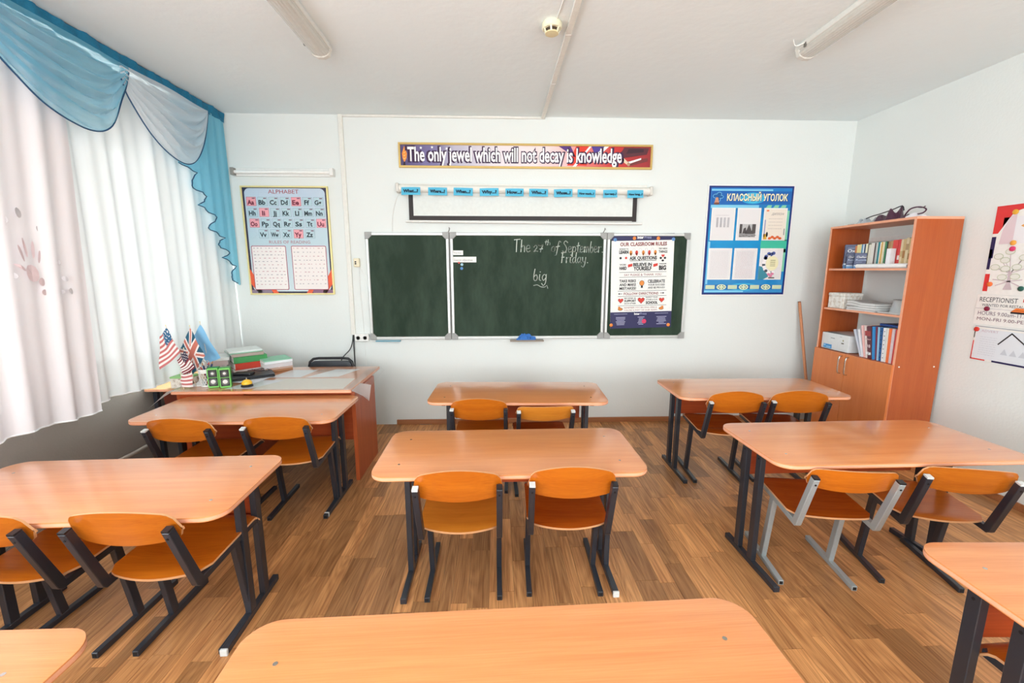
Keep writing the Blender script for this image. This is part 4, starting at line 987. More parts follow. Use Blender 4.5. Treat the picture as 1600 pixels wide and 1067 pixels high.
def sheet_at(i, xa, xb, za, zb):
    t = thing('notice_sheet', SHN[i], 'paper sheet', ((xa + xb) / 2, D - .014, (za + zb) / 2), 0, 'sheets on the blue notice stand')
    O = t.location
    bx(xa, D - .0185, za, xb, D - .0175, zb, M_PAPER).build('sheet', t, world=O)
    S = Sheet((xa, D - .0188, za), (1, 0, 0), (0, 0, 1)); w, h = xb - xa, zb - za; G1 = plain(196, 192, 196, .8, noise=0); G2 = plain(214, 208, 210, .8, noise=0)
    S.rect(.012, .01, w - .008, h - .01, plain(234, 230, 230, .8, noise=0), 1)
    if i == 0:
        for k in range(4): S.rect(.05 + k * .035, .12, .07 + k * .035, .21, G1, 2)
        S.lines(.04, h - .07, w - .06, 1, .02, .004, G1, 2, 3)
    elif i == 1:
        DK = plain(84, 78, 78, .7, noise=0); S.rect(.030, .03, w - .04, .150, plain(206, 204, 204, .7, noise=0), 2); S.rect(.030, .030, w - .04, .065, plain(150, 148, 148, .7, noise=0), 3)
        S.rect(.030, .065, .055, .150, DK, 4); S.rect(w - .075, .065, w - .04, .150, DK, 4); S.poly([(.085, .06), (.16, .06), (.12, .150)], DK, 4); S.poly([(.06, .065), (.10, .065), (.09, .12), (.07, .11)], DK, 4); S.poly([(.13, .06), (.17, .06), (.165, .115)], DK, 5)
        for k in range(6): S.rect(.035 + k * .028, .034 + (k % 3) * .006, .055 + k * .028, .038 + (k % 3) * .006, DK, 5)
    elif i == 2:
        S.rect(.012, .01, w - .008, h - .01, plain(238, 226, 212, .8, noise=0), 2); S.rect(.014, .03, .024, .19, plain(150, 150, 190, .7, noise=0), 3); S.rect(w - .02, .05, w - .012, .11, plain(120, 130, 130, .7, noise=0), 3)
        S.rect(.012, .01, .045, .06, plain(220, 170, 60, .7, noise=0), 3); S.ell(.045, .055, .010, .024, BLK, 4)
        for k in range(5): S.ell(.075 + k * .025, .020 + (k % 2) * .012, .016, .012, plain(220, 96, 40, .7, noise=0), 4)
        S.ell(.035, h - .025, .014, .008, plain(232, 130, 90, .7, noise=0), 4); S.text('ДИПЛОМ', w / 2 + .02, h - .065, .020, plain(120, 110, 110, .7, noise=0), .12, 3, shear=.3)
        for k in range(4): S.lines(.05, h - .10 - k * .03, w - .04, 1, .02, .003, plain(176, 166, 160, .7, noise=0), 3, k)
    elif i in (3, 4):
        for k in range(22): S.lines(.025, h - .035 - k * .0115, w - .03, 1, .02, .0035, G2 if i == 3 else plain(206, 190, 196, .8, noise=0), 2, k + i * 40)
    else:
        S.poly([(.0, .0), (.05, .0), (.10, .03), (.04, .12), (.0, .13)], plain(60, 140, 160, .7, noise=0), 2)
        S.ell(.125, .155, .062, .070, plain(238, 232, 190, .7, noise=0), 3, 20); Q = random.Random(5)
        for k in range(14): a = 1.7 + k * .26; S.ell(.115 + .072 * math.cos(a), .15 + .085 * math.sin(a), .016, .014, plain(246, 240, 240, .7, noise=0) if k % 3 else plain(70, 80, 90, .7, noise=0), 4 + k % 2)
        for a, b in ((.06, .22), (.085, .245), (.11, .24), (.13, .25), (.055, .205)): S.ell(a, b, .018, .016, plain(74, 92, 160, .7, noise=0), 5)
        for a, b in ((.10, .05), (.12, .035), (.135, .055)): S.ell(a, b, .016, .012, plain(220, 130, 160, .7, noise=0), 6)
        S.rect(.10, .012, .16, .022, BLK, 4)
        for k in range(4): S.rect(.105, .13 + k * .017, .155, .134 + k * .017, plain(110, 100, 60, .7, noise=0), 5)
    S.build('print', t, world=O)
    bx(xa - .003, D - .0205, za - .003, xb + .003, D - .0200, zb + .003, M_GLASS).build('clear_pocket', t, world=O)
i = 0
st_.location.y -= .002
for za, zb, off in ((1.795, 2.093, 0), (1.426, 1.722, 0)):
    for xa, xb in ((2.020, 2.247), (2.268, 2.494), (2.522, 2.747)): sheet_at(i, xa, xb, za, zb); i += 1

# ================================================================== RIGHT WALL NEWSPAPER
RW = lambda y, z, off: Sheet((XR - off, y, z), (0, -1, 0), (0, 0, 1))     # U runs towards the camera
def wall_paper(label, y0, y1, z0, z1, name='wall_poster'):
    t = thing(name, label, 'poster', (XR, y0, z0)); bx(XR - .004, y1, z0, XR - .001, y0, z1, M_PAPER).build('sheet', t, world=t.location)
    return t, RW(y0, z0, .0044)
t, S = wall_paper('upper right wall poster with red and navy border and a family tree', 2.80, 2.10, 1.355, 1.932)
REDB = plain(222, 56, 56, .6, noise=0)
S.poly([(0, .40), (0, .577), (.25, .577), (.10, .53), (.03, .40)], REDB, 1); S.poly([(0, .24), (.025, .24), (.025, .38), (.0, .38)], NAVY, 1); S.rect(0, .166, .018, .30, NAVY, 1); S.rect(0, .02, .028, .136, REDB, 1); S.rect(.25, .56, .7, .577, NAVY, 1)
S.rect(.05, .33, .66, .50, plain(236, 236, 240, .7, noise=0), 1)
S.poly([(.045, .33), (.12, .33), (.12, .52), (.085, .50), (.055, .42)], plain(226, 206, 212, .7, noise=0), 2)
S.poly([(.15, .44), (.20, .47), (.24, .44), (.2, .41)], plain(232, 170, 90, .6, noise=0), 3)
TRK = plain(206, 190, 196, .7, noise=0); LEAFG = plain(196, 204, 176, .7, noise=0)
S.poly([(.115, .035), (.165, .035), (.150, .08), (.150, .15), (.130, .15), (.130, .08)], TRK, 2)
for a, b in ((.05, .10), (.07, .06), (.21, .10), (.20, .06)): S.stroke([(.14, .09), (a, b)], .006, TRK, 2)
for a, b in ((.06, .25), (.12, .28), (.10, .225), (.05, .18), (.11, .17), (.10, .115), (.17, .12), (.17, .18), (.20, .24), (.22, .28), (.26, .19)):
    S.stroke([(.14, .14), (a, b)], .004, TRK, 1); S.ell(a, b, .028, .020, LEAFG, 3, 16); S.ell(a, b, .024, .016, plain(232, 234, 226, .7, noise=0), 4, 16)
S.build('print', t, world=t.location)
t, S = wall_paper('handwritten receptionist job sheet in the middle of the right wall', 2.822, 2.10, 1.150, 1.352)
S.text('RECEPTIONIST', .125, .155, .032, INK, .215, 1, bold=.0); S.text('WANTED FOR RESTAURANT', .185, .125, .018, INK, .30, 1)
S.text('HOURS 9.00am-11.00pm', .185, .065, .026, plain(110, 90, 110, .7, noise=0), .33, 1); S.text('MON-FRI 9.00-PERRY', .185, .028, .022, plain(110, 70, 90, .7, noise=0), .33, 1)
S.poly([(.205, .10), (.30, .10), (.27, .125), (.23, .125)], plain(244, 130, 60, .6, noise=0), 1); S.rect(.205, .088, .30, .10, BLK, 1); S.rect(.0, .108, .5, .110, plain(180, 180, 190, .7, noise=0), 1); S.rect(.26, .165, .275, .185, REDB, 1)
S.build('print', t, world=t.location)
t, S = wall_paper('lower right wall sheet with a drawn roof and red and navy edge', 2.80, 2.10, .905, 1.142)
S.rect(.01, .01, .68, .215, plain(226, 232, 238, .7, noise=0), 1); S.rect(0, 0, .006, .13, REDB, 2); S.rect(0, 0, .09, .008, REDB, 2); S.rect(.13, 0, .69, .012, NAVY, 2); S.rect(.0, .15, .005, .22, BLK, 2); S.rect(0, .228, .7, .233, plain(150, 160, 170, .7, noise=0), 2)
S.stroke([(.150, .125), (.215, .205), (.29, .145)], .008, BLK, 3); S.text('ADVERT', .09, .195, .016, plain(200, 180, 190, .7, noise=0), .10, 2)
for k in range(9): S.lines(.04, .16 - k * .015, .14, 1, .02, .003, plain(206, 212, 220, .7, noise=0), 2, k)
for k in range(3): S.poly([(.17 + k * .05, .06), (.21 + k * .05, .06), (.19 + k * .05, .10)], plain(204, 210, 218, .7, noise=0), 2)
S.build('print', t, world=t.location)
for y, z, col, lab in ((2.690, 1.884, plain(232, 176, 60, .35, noise=0), 'yellow magnet near the top of the family tree poster'), (2.671, 1.690, plain(240, 170, 70, .35, noise=0), 'orange-yellow magnet above the crown of the family tree'), (2.669, 1.652, plain(214, 60, 110, .35, noise=0), 'pink magnet touching the crown of the family tree'),
                       (2.760, 1.423, plain(240, 120, 60, .35, noise=0), 'orange magnet left of the tree trunk'), (2.749, 1.258, plain(130, 24, 60, .35, noise=0), 'dark red magnet on the receptionist sheet'), (2.787, 1.114, REDM, 'red magnet at the corner of the lower wall sheet'), (2.584, 1.400, plain(30, 90, 80, .35, noise=0), 'dark green magnet right of the tree trunk')):
    magnet(y, z, XR - .0075, col, lab, .016, axis='x', grp='magnets on the right wall posters')

# ================================================================== CEILING LAMPS
def ceiling_lamp(x, y1, label, wire):
    y0 = y1 - 1.28
    t = thing('ceiling_lamp', label, 'ceiling lamp', (x, (y0 + y1) / 2, CZ)); O = t.location
    bx(x - .065, y0, CZ - .032, x + .065, y1, CZ - .0005, plain(226, 226, 220, .4)).build('housing', t, world=O, bev=.004)
    mb = MB(); prof = []; n = 22
    for i in range(n + 1):
        a = PI * i / n; rib = .0016 * (i % 2)
        prof.append((x - (.058 - rib) * math.cos(a) , CZ - .030 - (.046 - rib) * math.sin(a) ** .7))
    vs = [(a, y, b) for y in (y0 + .03, y1 - .03) for a, b in prof]; k = n + 1
    mb.add(vs, [(i, i + 1, k + i + 1, k + i) for i in range(n)], plain(206, 204, 196, .25, coat=.4)); mb.build('diffuser', t, world=O)
    for yy in (y0, y1 - .034):
        mb = MB(); P = [(x - .062, CZ - .030), (x - .050, CZ - .066), (x - .02, CZ - .080), (x + .02, CZ - .080), (x + .050, CZ - .066), (x + .062, CZ - .030)]
        vs = [(a, yy, b) for a, b in P] + [(a, yy + .034, b) for a, b in P]
        mb.add(vs, [(0, 1, 2, 3, 4, 5), (11, 10, 9, 8, 7, 6)] + [(i, i + 6, (i + 1) % 6 + 6, (i + 1) % 6) for i in range(6)], plain(214, 212, 204, .35)); mb.build('end_cap', t, world=O, bev=.003)
    for k in range(3): MB().box(x - .069, y1 - .10 - k * .5, CZ - .045, x - .062, y1 - .085 - k * .5, CZ - .02, plain(120, 118, 112, .4, .4)).build('clip', t, world=O)
    if wire: MB().tube(catmull([(x - .06, y1 - .10, CZ - .02), (x - .10, y1 - .06, CZ - .025), (x - .13, y1 - .08, CZ - .002)]), .003, M_WHITE, 6).build('wire', t, world=O)
ceiling_lamp(-1.062, 2.89, 'long fluorescent ceiling lamp on the window side', False)
ceiling_lamp(1.905, 2.80, 'long fluorescent ceiling lamp on the bookcase side with a wire end', True)

# ================================================================== TEACHER DESK AND SIDE TABLE
zt_ = .690
td = thing('teacher_desk', 'wide teacher desk with wood side panel under a clear film', 'desk', (-1.63, 3.24, 0)); O = td.location
MB().prism(rrect(-2.255, 2.895, -1.022, 3.640, .012, 3), zt_ - .022, zt_, M_TOP, M_EDGE).build('desktop', td, world=O, bev=.003)
sp_ = bx(-1.035, 2.925, 0, -1.008, 3.40, zt_ - .022, M_DESKP).build('side_panel', td, world=O, bev=.001)
bx(-2.235, 2.925, 0, -2.212, 3.40, zt_ - .022, M_DESKP).build('side_panel', td, world=O, bev=.001)
bx(-1.78, 2.96, .30, -1.035, 2.98, zt_ - .022, M_PANEL).build('modesty_panel', td, world=O)
bx(-2.212, 2.93, .10, -1.78, 3.38, zt_ - .022, M_PANEL).build('pedestal', td, world=O, bev=.001)
kb = bx(-1.13, 2.985, .33, -1.037, 3.36, zt_ - .024, M_PANEL).build('drawer_box', td, world=O)
# clear film lying over the desk, its corners hanging down
fm = MB(); M_FLAP = sheer('creased_film', rgb(236, 232, 230), .45, .3, .7)
def film(u, v):
    x = -2.27 + 1.29 * u; y = 2.885 + .76 * v; z = zt_ + .0016
    ov = max(0, x + 1.018)
    if ov > 0: z -= ov * 2.2 * (1 - v * .55) ; x = -1.018 + ov * .9
    return (x, y, z + .0005 * math.sin(31 * u) * math.sin(9 * v))
fm.grid(film, 60, 20, M_FILM)
def flap(u, v): return (-1.018 + .10 * v * (1 - .3 * u), 2.885 + .20 * u + .03 * v, zt_ - .11 * v * (1 - abs(u - .35) * 1.2))
fm.grid(flap, 6, 6, M_FLAP)
def flap2(u, v): return (-2.27 - .13 * v - .04 * u * v, 2.885 + .25 * u - .02 * v, zt_ - .12 * v * (1 - u * .5))
fm.grid(flap2, 6, 6, M_FLAP)
tag(fm.build('desk_film', loc=(-1.63, 3.24, zt_), smooth=True), 'clear plastic film covering the teacher desk with creased hanging corners', 'plastic film')
def flat_paper(label, pts, mat, z, name='paper_sheet', cat='paper', prt=None):
    cx = sum(p[0] for p in pts) / len(pts); cy = sum(p[1] for p in pts) / len(pts)
    o = MB().prism(pts, z, z + .0006, mat).build(name, loc=(cx, cy, z)); tag(o, label, cat); return o
PG = 'papers under the desk film'
flat_paper('large blank beige sheet over the right half of the teacher desk', [(-1.72, 2.93), (-1.09, 2.93), (-1.10, 3.22), (-1.70, 3.24)], plain(226, 218, 206, .7), zt_ + .0002)
flat_paper('brownish photograph on the far right of the teacher desk', [(-1.50, 3.44), (-1.37, 3.42), (-1.33, 3.50), (-1.47, 3.54)], plain(186, 150, 128, .5), zt_ + .0002)
flat_paper('white sheet near the back chair on the teacher desk', [(-1.50, 3.26), (-1.25, 3.28), (-1.16, 3.53), (-1.36, 3.53)], plain(238, 240, 240, .6), zt_ + .0003)
flat_paper('long white list sheet right of the laptop on the teacher desk', [(-1.78, 3.27), (-1.54, 3.27), (-1.50, 3.52), (-1.72, 3.52)], plain(232, 234, 236, .6), zt_ + .0002)
flat_paper('reddish card along the right rim of the teacher desk', [(-1.075, 2.95), (-1.035, 2.95), (-1.035, 3.55), (-1.10, 3.55)], plain(190, 150, 130, .6), zt_ + .0004)
flat_paper('white sheet with grey lines in front of the laptop', [(-1.92, 2.95), (-1.74, 2.95), (-1.62, 3.18), (-1.84, 3.20)], plain(230, 232, 238, .6), zt_ + .0005)

ST = thing('side_table', 'low wooden side table by the window under the floral box', 'table', (-2.42, 3.4, 0)); O = ST.location; zs = .652
MB().prism(rrect(-2.60, 3.10, -2.262, 3.72, .01, 3), zs - .02, zs, wood('side_table_top', rgb(232, 190, 140), rgb(216, 168, 116), 'Y', .4), M_EDGE).build('tabletop', ST, world=O, bev=.002)
for x in (-2.56, -2.30):
    for y in (3.16, 3.66): bx(x - .015, y - .015, 0, x + .015, y + .015, zs - .02, M_BLACK).build('leg', ST, world=O, bev=.002)
bx(-2.54, 3.20, .28, -2.28, 3.215, zs - .02, plain(120, 52, 34, .5)).build('panel', ST, world=O)

# black chair behind the desk
bc = thing('office_chair', 'black upholstered chair standing behind the teacher desk', 'chair', (-1.475, 3.55, 0)); O = bc.location
VIN = plain(44, 48, 54, .4, 0, .05, 90); TM = Matrix(((1, 0, 0, 0), (0, 0, 1, 0), (0, 1, 0, 0), (0, 0, 0, 1)))
MB().prism(rrect(-1.655, .47, -1.290, .725, .05, 6), 3.705, 3.735, VIN, None, TM).build('backrest', bc, world=O, bev=.008, seg=2, smooth=True)
fr = [(-1.668, 3.72, .40), (-1.668, 3.72, .66), (-1.655, 3.722, .715), (-1.625, 3.724, .742), (-1.58, 3.725, .748), (-1.37, 3.725, .748), (-1.32, 3.724, .742), (-1.29, 3.722, .715), (-1.277, 3.72, .66), (-1.277, 3.72, .40)]
MB().tube(fr, .0115, M_DARK, 10).build('frame', bc, world=O, smooth=True)
MB().prism(rrect(-1.67, 3.36, -1.28, 3.72, .05, 6), .40, .455, VIN).build('seat', bc, world=O, bev=.012, seg=2, smooth=True)
for x in (-1.65, -1.30):
    MB().tube([(x, 3.40, .40), (x, 3.36, 0)], .011, M_DARK, 10).build('leg', bc, world=O, smooth=True); MB().tube([(x, 3.70, .40), (x, 3.74, 0)], .011, M_DARK, 10).build('leg', bc, world=O, smooth=True)

# ================================================================== THINGS ON THE TEACHER DESK
zd = zt_ + .0022
def flag(label, hoist_t, hoist_b, fly_t, fly_b, col, foot, n=(26, 18), rip=.012, cat='flag'):
    """small cloth flag on a stick; corners are (x, y, z)"""
    A, B, Cc, E_ = [Vector(p) for p in (hoist_t, hoist_b, fly_t, fly_b)]
    t = thing('table_flag', label, cat, foot, 0, 'small table flags')
    def fn(u, v):
        p = A.lerp(B, v).lerp(Cc.lerp(E_, v), u); return p + Vector((.003 * math.sin(v * 9 + u * 4), -rip * math.sin(u * 5.5 + v * 2.2) * (u + .2), -.006 * math.sin(PI * u)))
    MB().grid(fn, n[0], n[1], col).build('cloth', t, world=t.location, smooth=True)
    d = (A - Vector(foot)).normalized()
    MB().tube([Vector(foot), A + d * .012], .0022, plain(226, 214, 190, .5), 6).build('stick', t, world=t.location)
    MB().lathe(A + d * .014, [(.001, -.004), (.004, 0), (.001, .005)], M_PGOLD, 8).build('finial', t, world=t.location)
    return t
USR = plain(196, 110, 108, .8, noise=0); USW = plain(240, 234, 230, .8, noise=0); USB = plain(40, 96, 136, .8, noise=0)
def us(u, v, red=USR, blue=USB):
    if u < .52 and v < .46:
        a, b = u / .52 * 6, v / .46 * 5
        return USW if (int(a * 2) + int(b * 2)) % 4 == 0 and (a % 1 < .6) else blue
    return red if int(v * 13) % 2 == 0 else USW
def us_top(u, v): return us(v, u)         # the cloth hangs with its stripes across the drop
UKR = plain(196, 112, 96, .8, noise=0); UKW = plain(236, 226, 222, .8, noise=0); UKB = plain(34, 88, 112, .8, noise=0)
def uk(u, v):
    x, y = u - .5, v - .5
    if abs(y) < .09 or abs(x) < .07: return UKR
    if abs(y) < .15 or abs(x) < .115: return UKW
    d = min(abs(y - x), abs(y + x))
    return UKR if d < .04 else UKW if d < .11 else UKB
KZ = plain(132, 188, 226, .8, noise=0)
flag('large striped flag with white stars, leftmost by the curtain', (-2.297, 3.0, 1.124), (-2.226, 3.0, .945), (-2.350, 2.99, 1.060), (-2.362, 2.985, .830), lambda u, v: (us(v * 0 + u, v)), (-2.19, 3.06, zd), (28, 26))
flag('flag with red and white crosses over blue-green, in the middle', (-2.173, 3.05, 1.114), (-2.080, 3.03, .915), (-2.270, 3.04, .950), (-2.190, 3.02, .760), uk, (-2.15, 3.09, zd), (34, 34))
flag('plain light blue flag, rightmost and highest', (-2.162, 3.14, 1.130), (-2.045, 3.14, .876), (-2.222, 3.13, 1.04), (-2.140, 3.14, .845), KZ, (-2.13, 3.15, zd))
flag('small flag with dark canton and striped field before the crossed flag', (-2.182, 2.98, .966), (-2.125, 2.98, .840), (-2.236, 2.97, .895), (-2.200, 2.975, .790), lambda u, v: us(u, v, plain(130, 50, 60, .8, noise=0), plain(58, 50, 72, .8, noise=0)), (-2.16, 3.02, zd), (22, 22), .008)
flag('striped flag hanging down to the desk edge', (-2.205, 2.95, .800), (-2.212, 2.95, .712), (-2.130, 2.95, .812), (-2.125, 2.95, .712), lambda u, v: USR if int(v * 7) % 2 else USW, (-2.205, 2.96, zd), (14, 14), .008)
fh = thing('flag_holder', 'white round flag holder among the flag sticks', 'flag holder', (-2.16, 3.07, zd))
MB().lathe((-2.16, 3.07, zd), [(.05, 0), (.05, .008), (.03, .014), (.012, .03), (.010, .04)], M_WHITE, 20).build('base', fh, world=fh.location, smooth=True)
# floral box on the side table
fb = thing('floral_box', 'low box with brown flower print and green lid on the side table', 'box', (-2.345, 3.17, zs))
FLO = base_mat('floral_print', rgb(236, 226, 214), .7)
def dots_mat(mt, cols, scale):
    nt = mt.node_tree; N = nt.nodes; L = nt.links; tc = N.new('ShaderNodeTexCoord'); v = N.new('ShaderNodeTexVoronoi'); v.inputs['Scale'].default_value = scale
    n = N.new('ShaderNodeTexNoise'); n.inputs['Scale'].default_value = scale * .8; ad = N.new('ShaderNodeMixRGB'); ad.inputs[0].default_value = .05
    L.new(tc.outputs['Object'], ad.inputs[1]); L.new(n.outputs['Color'], ad.inputs[2]); L.new(ad.outputs[0], v.inputs['Vector'])
    cr = N.new('ShaderNodeValToRGB'); cr.color_ramp.interpolation = 'CONSTANT'; e = cr.color_ramp.elements
    e[0].position = 0; e[0].color = rgb(*cols[0]); e[1].position = .22; e[1].color = rgb(*cols[1]); q = e.new(.34); q.color = rgb(*cols[2]); q = e.new(.52); q.color = rgb(*cols[3])
    L.new(v.outputs['Distance'], cr.inputs[0]); L.new(cr.outputs[0], N['Principled BSDF'].inputs['Base Color'])
dots_mat(FLO, [(130, 44, 40), (104, 80, 70), (214, 196, 176), (238, 230, 220)], 34)
bx(-2.412, 3.115, zs, -2.272, 3.225, zs + .075, FLO).build('box', fb, world=fb.location, bev=.003)
bx(-2.414, 3.113, zs + .075, -2.270, 3.227, zs + .088, plain(150, 206, 130, .5)).build('lid', fb, world=fb.location, bev=.003)
# pencil cup
pc = thing('pencil_cup', 'white lattice pencil cup full of pens between the flags and the green speakers', 'cup', (-2.092, 3.035, zd)); O = pc.location
prof_r = lambda z: .036 + .010 * z / .12
mb = MB(); nl = 14
for k in range(nl):
    for sgn in (1, -1):
        pts = []
        for j in range(7):
            z = .012 + .088 * j / 6; a = 2 * PI * k / nl + sgn * j * .16; pts.append((O.x + prof_r(z) * math.cos(a), O.y + prof_r(z) * math.sin(a), zd + z))
        mb.tube(pts, .0018, M_WHITE, 4)
lt = mb.build('lattice', pc, world=O, smooth=True); lt['kind'] = 'stuff'
MB().lathe((O.x, O.y, zd), [(.037, 0), (.037, .012), (.034, .012), (.033, .003)], M_WHITE, 24).build('base', pc, world=O, smooth=True)
MB().lathe((O.x, O.y, zd), [(.0445, .100), (.046, .128), (.044, .128), (.042, .100)], M_WHITE, 24).build('rim', pc, world=O, smooth=True)
PCOL = [((30, 30, 36), 'black'), ((196, 60, 70), 'red'), ((46, 60, 110), 'navy blue'), ((240, 240, 240), 'white'), ((180, 130, 70), 'wooden'), ((40, 110, 120), 'teal')]
for k in range(9):
    a = k * 2.4; r_ = .018; c, nm = PCOL[k % 6]; top = Vector((O.x + .046 * math.cos(a) * 1.0 + .006, O.y + .04 * math.sin(a), zd + .155 + .012 * (k % 3)))
    bt = Vector((O.x - .02 * math.cos(a), O.y - .02 * math.sin(a), zd + .006)); d = (top - bt).normalized()
    t = thing('pen', '%s pen %s in the white lattice cup' % (nm, ('standing tall', 'leaning')[k // 6]), 'pen', bt, 0, 'pens in the lattice cup')
    MB().tube([bt, top - d * .02], .0038, plain(*c, .4, noise=0), 8).build('barrel', t, world=bt, smooth=True)
    MB().tube([top - d * .02, top], [.0038, .0024], plain(*PCOL[(k + 2) % 6][0], .4, noise=0), 8).build('cap', t, world=bt, smooth=True)
sc_ = thing('scissors', 'scissors with grey loop handles standing in the white lattice cup', 'scissors', (O.x, O.y, zd + .02))
for dx in (-.018, .012):
    cpt = [(O.x + dx + .013 * math.cos(a), O.y + .012, zd + .165 + .018 * math.sin(a)) for a in [2 * PI * i / 14 for i in range(15)]]
    MB().tube(cpt, .003, plain(190, 186, 184, .4), 6).build('handle', sc_, world=sc_.location, smooth=True)
    MB().bar((O.x + dx, O.y + .012, zd + .148), (O.x - dx * .3, O.y + .005, zd + .02), .008, .002, M_CHROME).build('blade', sc_, world=sc_.location)
# speakers
GRNS = plain(120, 200, 96, .35, noise=0); GRND = plain(40, 150, 44, .4, noise=0)
def speaker(x, y, rz, label):
    t = thing('speaker', label, 'speaker', (x, y, zd), rz, 'pair of green desk speakers')
    w, h, d = .034, .142, .060
    MB().box(-w, 0, 0, w, d, h, GRND).build('body', t, bev=.006, seg=2, smooth=True)
    P = rrect(-w, .0, w, h, .010, 4); TMx = Matrix(((1, 0, 0, 0), (0, 0, 1, 0), (0, 1, 0, 0), (0, 0, 0, 1)))
    MB().prism(P, -.004, .0, GRNS, None, TMx).build('front_frame', t, bev=.001)
    for z0, z1 in ((.012, .072), (.076, .130)): MB().box(-w + .007, -.0062, z0, w - .007, -.004, z1, plain(38, 38, 38, .5)).build('baffle', t, bev=.001)
    for z, r_ in ((.044, .021), (.104, .013)):
        R3 = Matrix.Rotation(PI / 2, 3, 'X')
        q = MB().lathe((0, -.0062, z), [(r_ + .004, 0), (r_ + .004, .002), (r_, .002), (r_ * .96, .0006)], plain(90, 92, 90, .35), 24, R3).build('ring', t, smooth=True)
        MB().lathe((0, -.0066, z), [(r_ * .72, 0), (r_ * .7, .001), (r_ * .4, .0035), (.001, .0045)], plain(226, 224, 222, .3), 20, R3).build('cone', q, smooth=True)
    return t
speaker(-2.012, 2.985, .32, 'green cube-like speaker with two round drivers, the left of the pair')
speaker(-1.930, 2.985, .42, 'green cube-like speaker with two round drivers, the right of the pair')
# bell
be = thing('desk_bell', 'yellow dome reception bell on a dark base', 'bell', (-1.800, 3.015, zd)); O = be.location
MB().lathe(O, [(.038, 0), (.040, .004), (.034, .014), (.030, .016)], M_DARK, 28).build('base', be, world=O, smooth=True)
MB().lathe(O, [(.034, .018), (.035, .022), (.033, .032), (.024, .044), (.010, .050), (.004, .051)], plain(246, 190, 40, .25, coat=.6), 28).build('dome', be, world=O, smooth=True)
MB().lathe(O, [(.003, .050), (.003, .058), (.005, .059), (.005, .062), (.002, .063)], M_CHROME, 12).build('button', be, world=O, smooth=True)
# laptop, closed, with cables and a black folder on it
lp = thing('laptop', 'closed black laptop lying askew on the teacher desk', 'laptop', (-1.93, 3.30, zd), .62); 
MB().prism(rrect(-.15, -.115, .15, .115, .012, 4), .003, .017, M_DARK).build('base', lp, bev=.003)
MB().prism(rrect(-.15, -.115, .15, .115, .012, 4), .0185, .026, plain(56, 58, 64, .35)).build('lid', lp, bev=.003)
for a in (-.12, .12): MB().cyl((a, .108, .010), .006, .03, M_DARK, 10, 'x').build('hinge', lp)
tag(MB().box(-2.03, 3.22, zd + .0265, -1.89, 3.29, zd + .045, M_DARK).build('pouch', bev=.006, loc=(-1.96, 3.25, zd + .0265)), 'flat black pouch lying across the laptop', 'pouch')
for i, (pts, lab) in enumerate(([[(-1.99, 3.36, .034), (-1.90, 3.42, .038), (-1.83, 3.38, .034), (-1.86, 3.31, .042), (-1.92, 3.30, .058)], 'thin black cable curling over the laptop'],
                               [[(-1.80, 3.47, .036), (-1.77, 3.52, .050), (-1.79, 3.56, .058), (-1.84, 3.55, .038), (-1.93, 3.50, .032)], 'white cable looping up behind the laptop'])):
    q = [(a, b, zd + c) for a, b, c in catmull(pts)]
    tag(MB().tube(q, .0026, M_DARK if i == 0 else M_WHITE, 6).build('cable', loc=q[0], smooth=True), lab, 'cable')
flat_paper('white printed sheet lying beneath the laptop corner', [(-2.02, 3.13), (-1.80, 3.10), (-1.76, 3.28), (-1.98, 3.30)], plain(228, 230, 236, .6), zd + .0002)

# book / folder builder: lies flat or stands; spine on the -y or -x side
def book(label, cat, loc, size, rz, cover, pages=None, group=None, name='book', tilt=0.0, stand=False, sp=None):
    """size = (length along x, depth along y, thickness); flat on its loc"""
    L, Dp, T_ = size
    t = thing(name, label, cat, loc, rz, group)
    c = .0016 if T_ > .008 else T_ * .18; mb = MB()
    mb.box(-L / 2, -Dp / 2, 0, L / 2, Dp / 2, c, cover); mb.box(-L / 2, -Dp / 2, T_ - c, L / 2, Dp / 2, T_, cover); mb.box(-L / 2, -Dp / 2, c, L / 2, -Dp / 2 + c, T_ - c, sp or cover)
    mb.build('cover', t, bev=.0006)
    MB().box(-L / 2 + .003, -Dp / 2 + c, c, L / 2 - .003, Dp / 2 - .003, T_ - c, pages or M_PAPER).build('pages', t)
    if tilt: t.rotation_euler = (0, tilt, rz)
    return t
# paper stack at the back of the desk (bottom to top)
G = 'stack on the teacher desk'
z = zd
for i, (lab, T_, c) in enumerate((('brown-backed thick folder at the bottom right of the desk stack', .018, (160, 112, 78)), ('bundle of brownish papers on the brown-backed folder', .016, (186, 156, 140)), ('thick grey-edged paper bundle in the right half of the stack', .034, (204, 198, 200)),
                                  ('white exercise book bundle in the right half of the stack', .020, (228, 230, 232)), ('pale green folder on top of the right half of the stack', .008, (150, 206, 176)))):
    book(lab, 'folder', (-1.865, 3.545, z), (.21, .20, T_), .72 + .03 * (i % 2), plain(*c, .6), group=G, name='folder'); z += T_ + .0006
z = zd
stackA = [('grey printed box low in the front of the desk stack', (.235, .19, .030), (214, 206, 206)), ('red box file in the front of the desk stack', (.235, .19, .052), (206, 62, 40)), ('green box file above the red one', (.240, .19, .050), (66, 150, 84)),
          ('brown-edged thick notebook on the green box file', (.225, .19, .024), (176, 158, 148)), ('pale green booklet near the top of the desk stack', (.24, .19, .008), (150, 200, 170)), ('white folder lying on top of the desk stack', (.235, .20, .014), (226, 232, 228))]
for i, (lab, sz, c) in enumerate(stackA):
    book(lab, 'folder', (-2.075 - (0, 0, 0, .012, .03, .035)[i], 3.530, z), sz, .72 + (0, .04, 0, -.05, .03, 0)[i], plain(*c, .5), group=G, name='folder'); z += sz[2] + .0006
z = zd
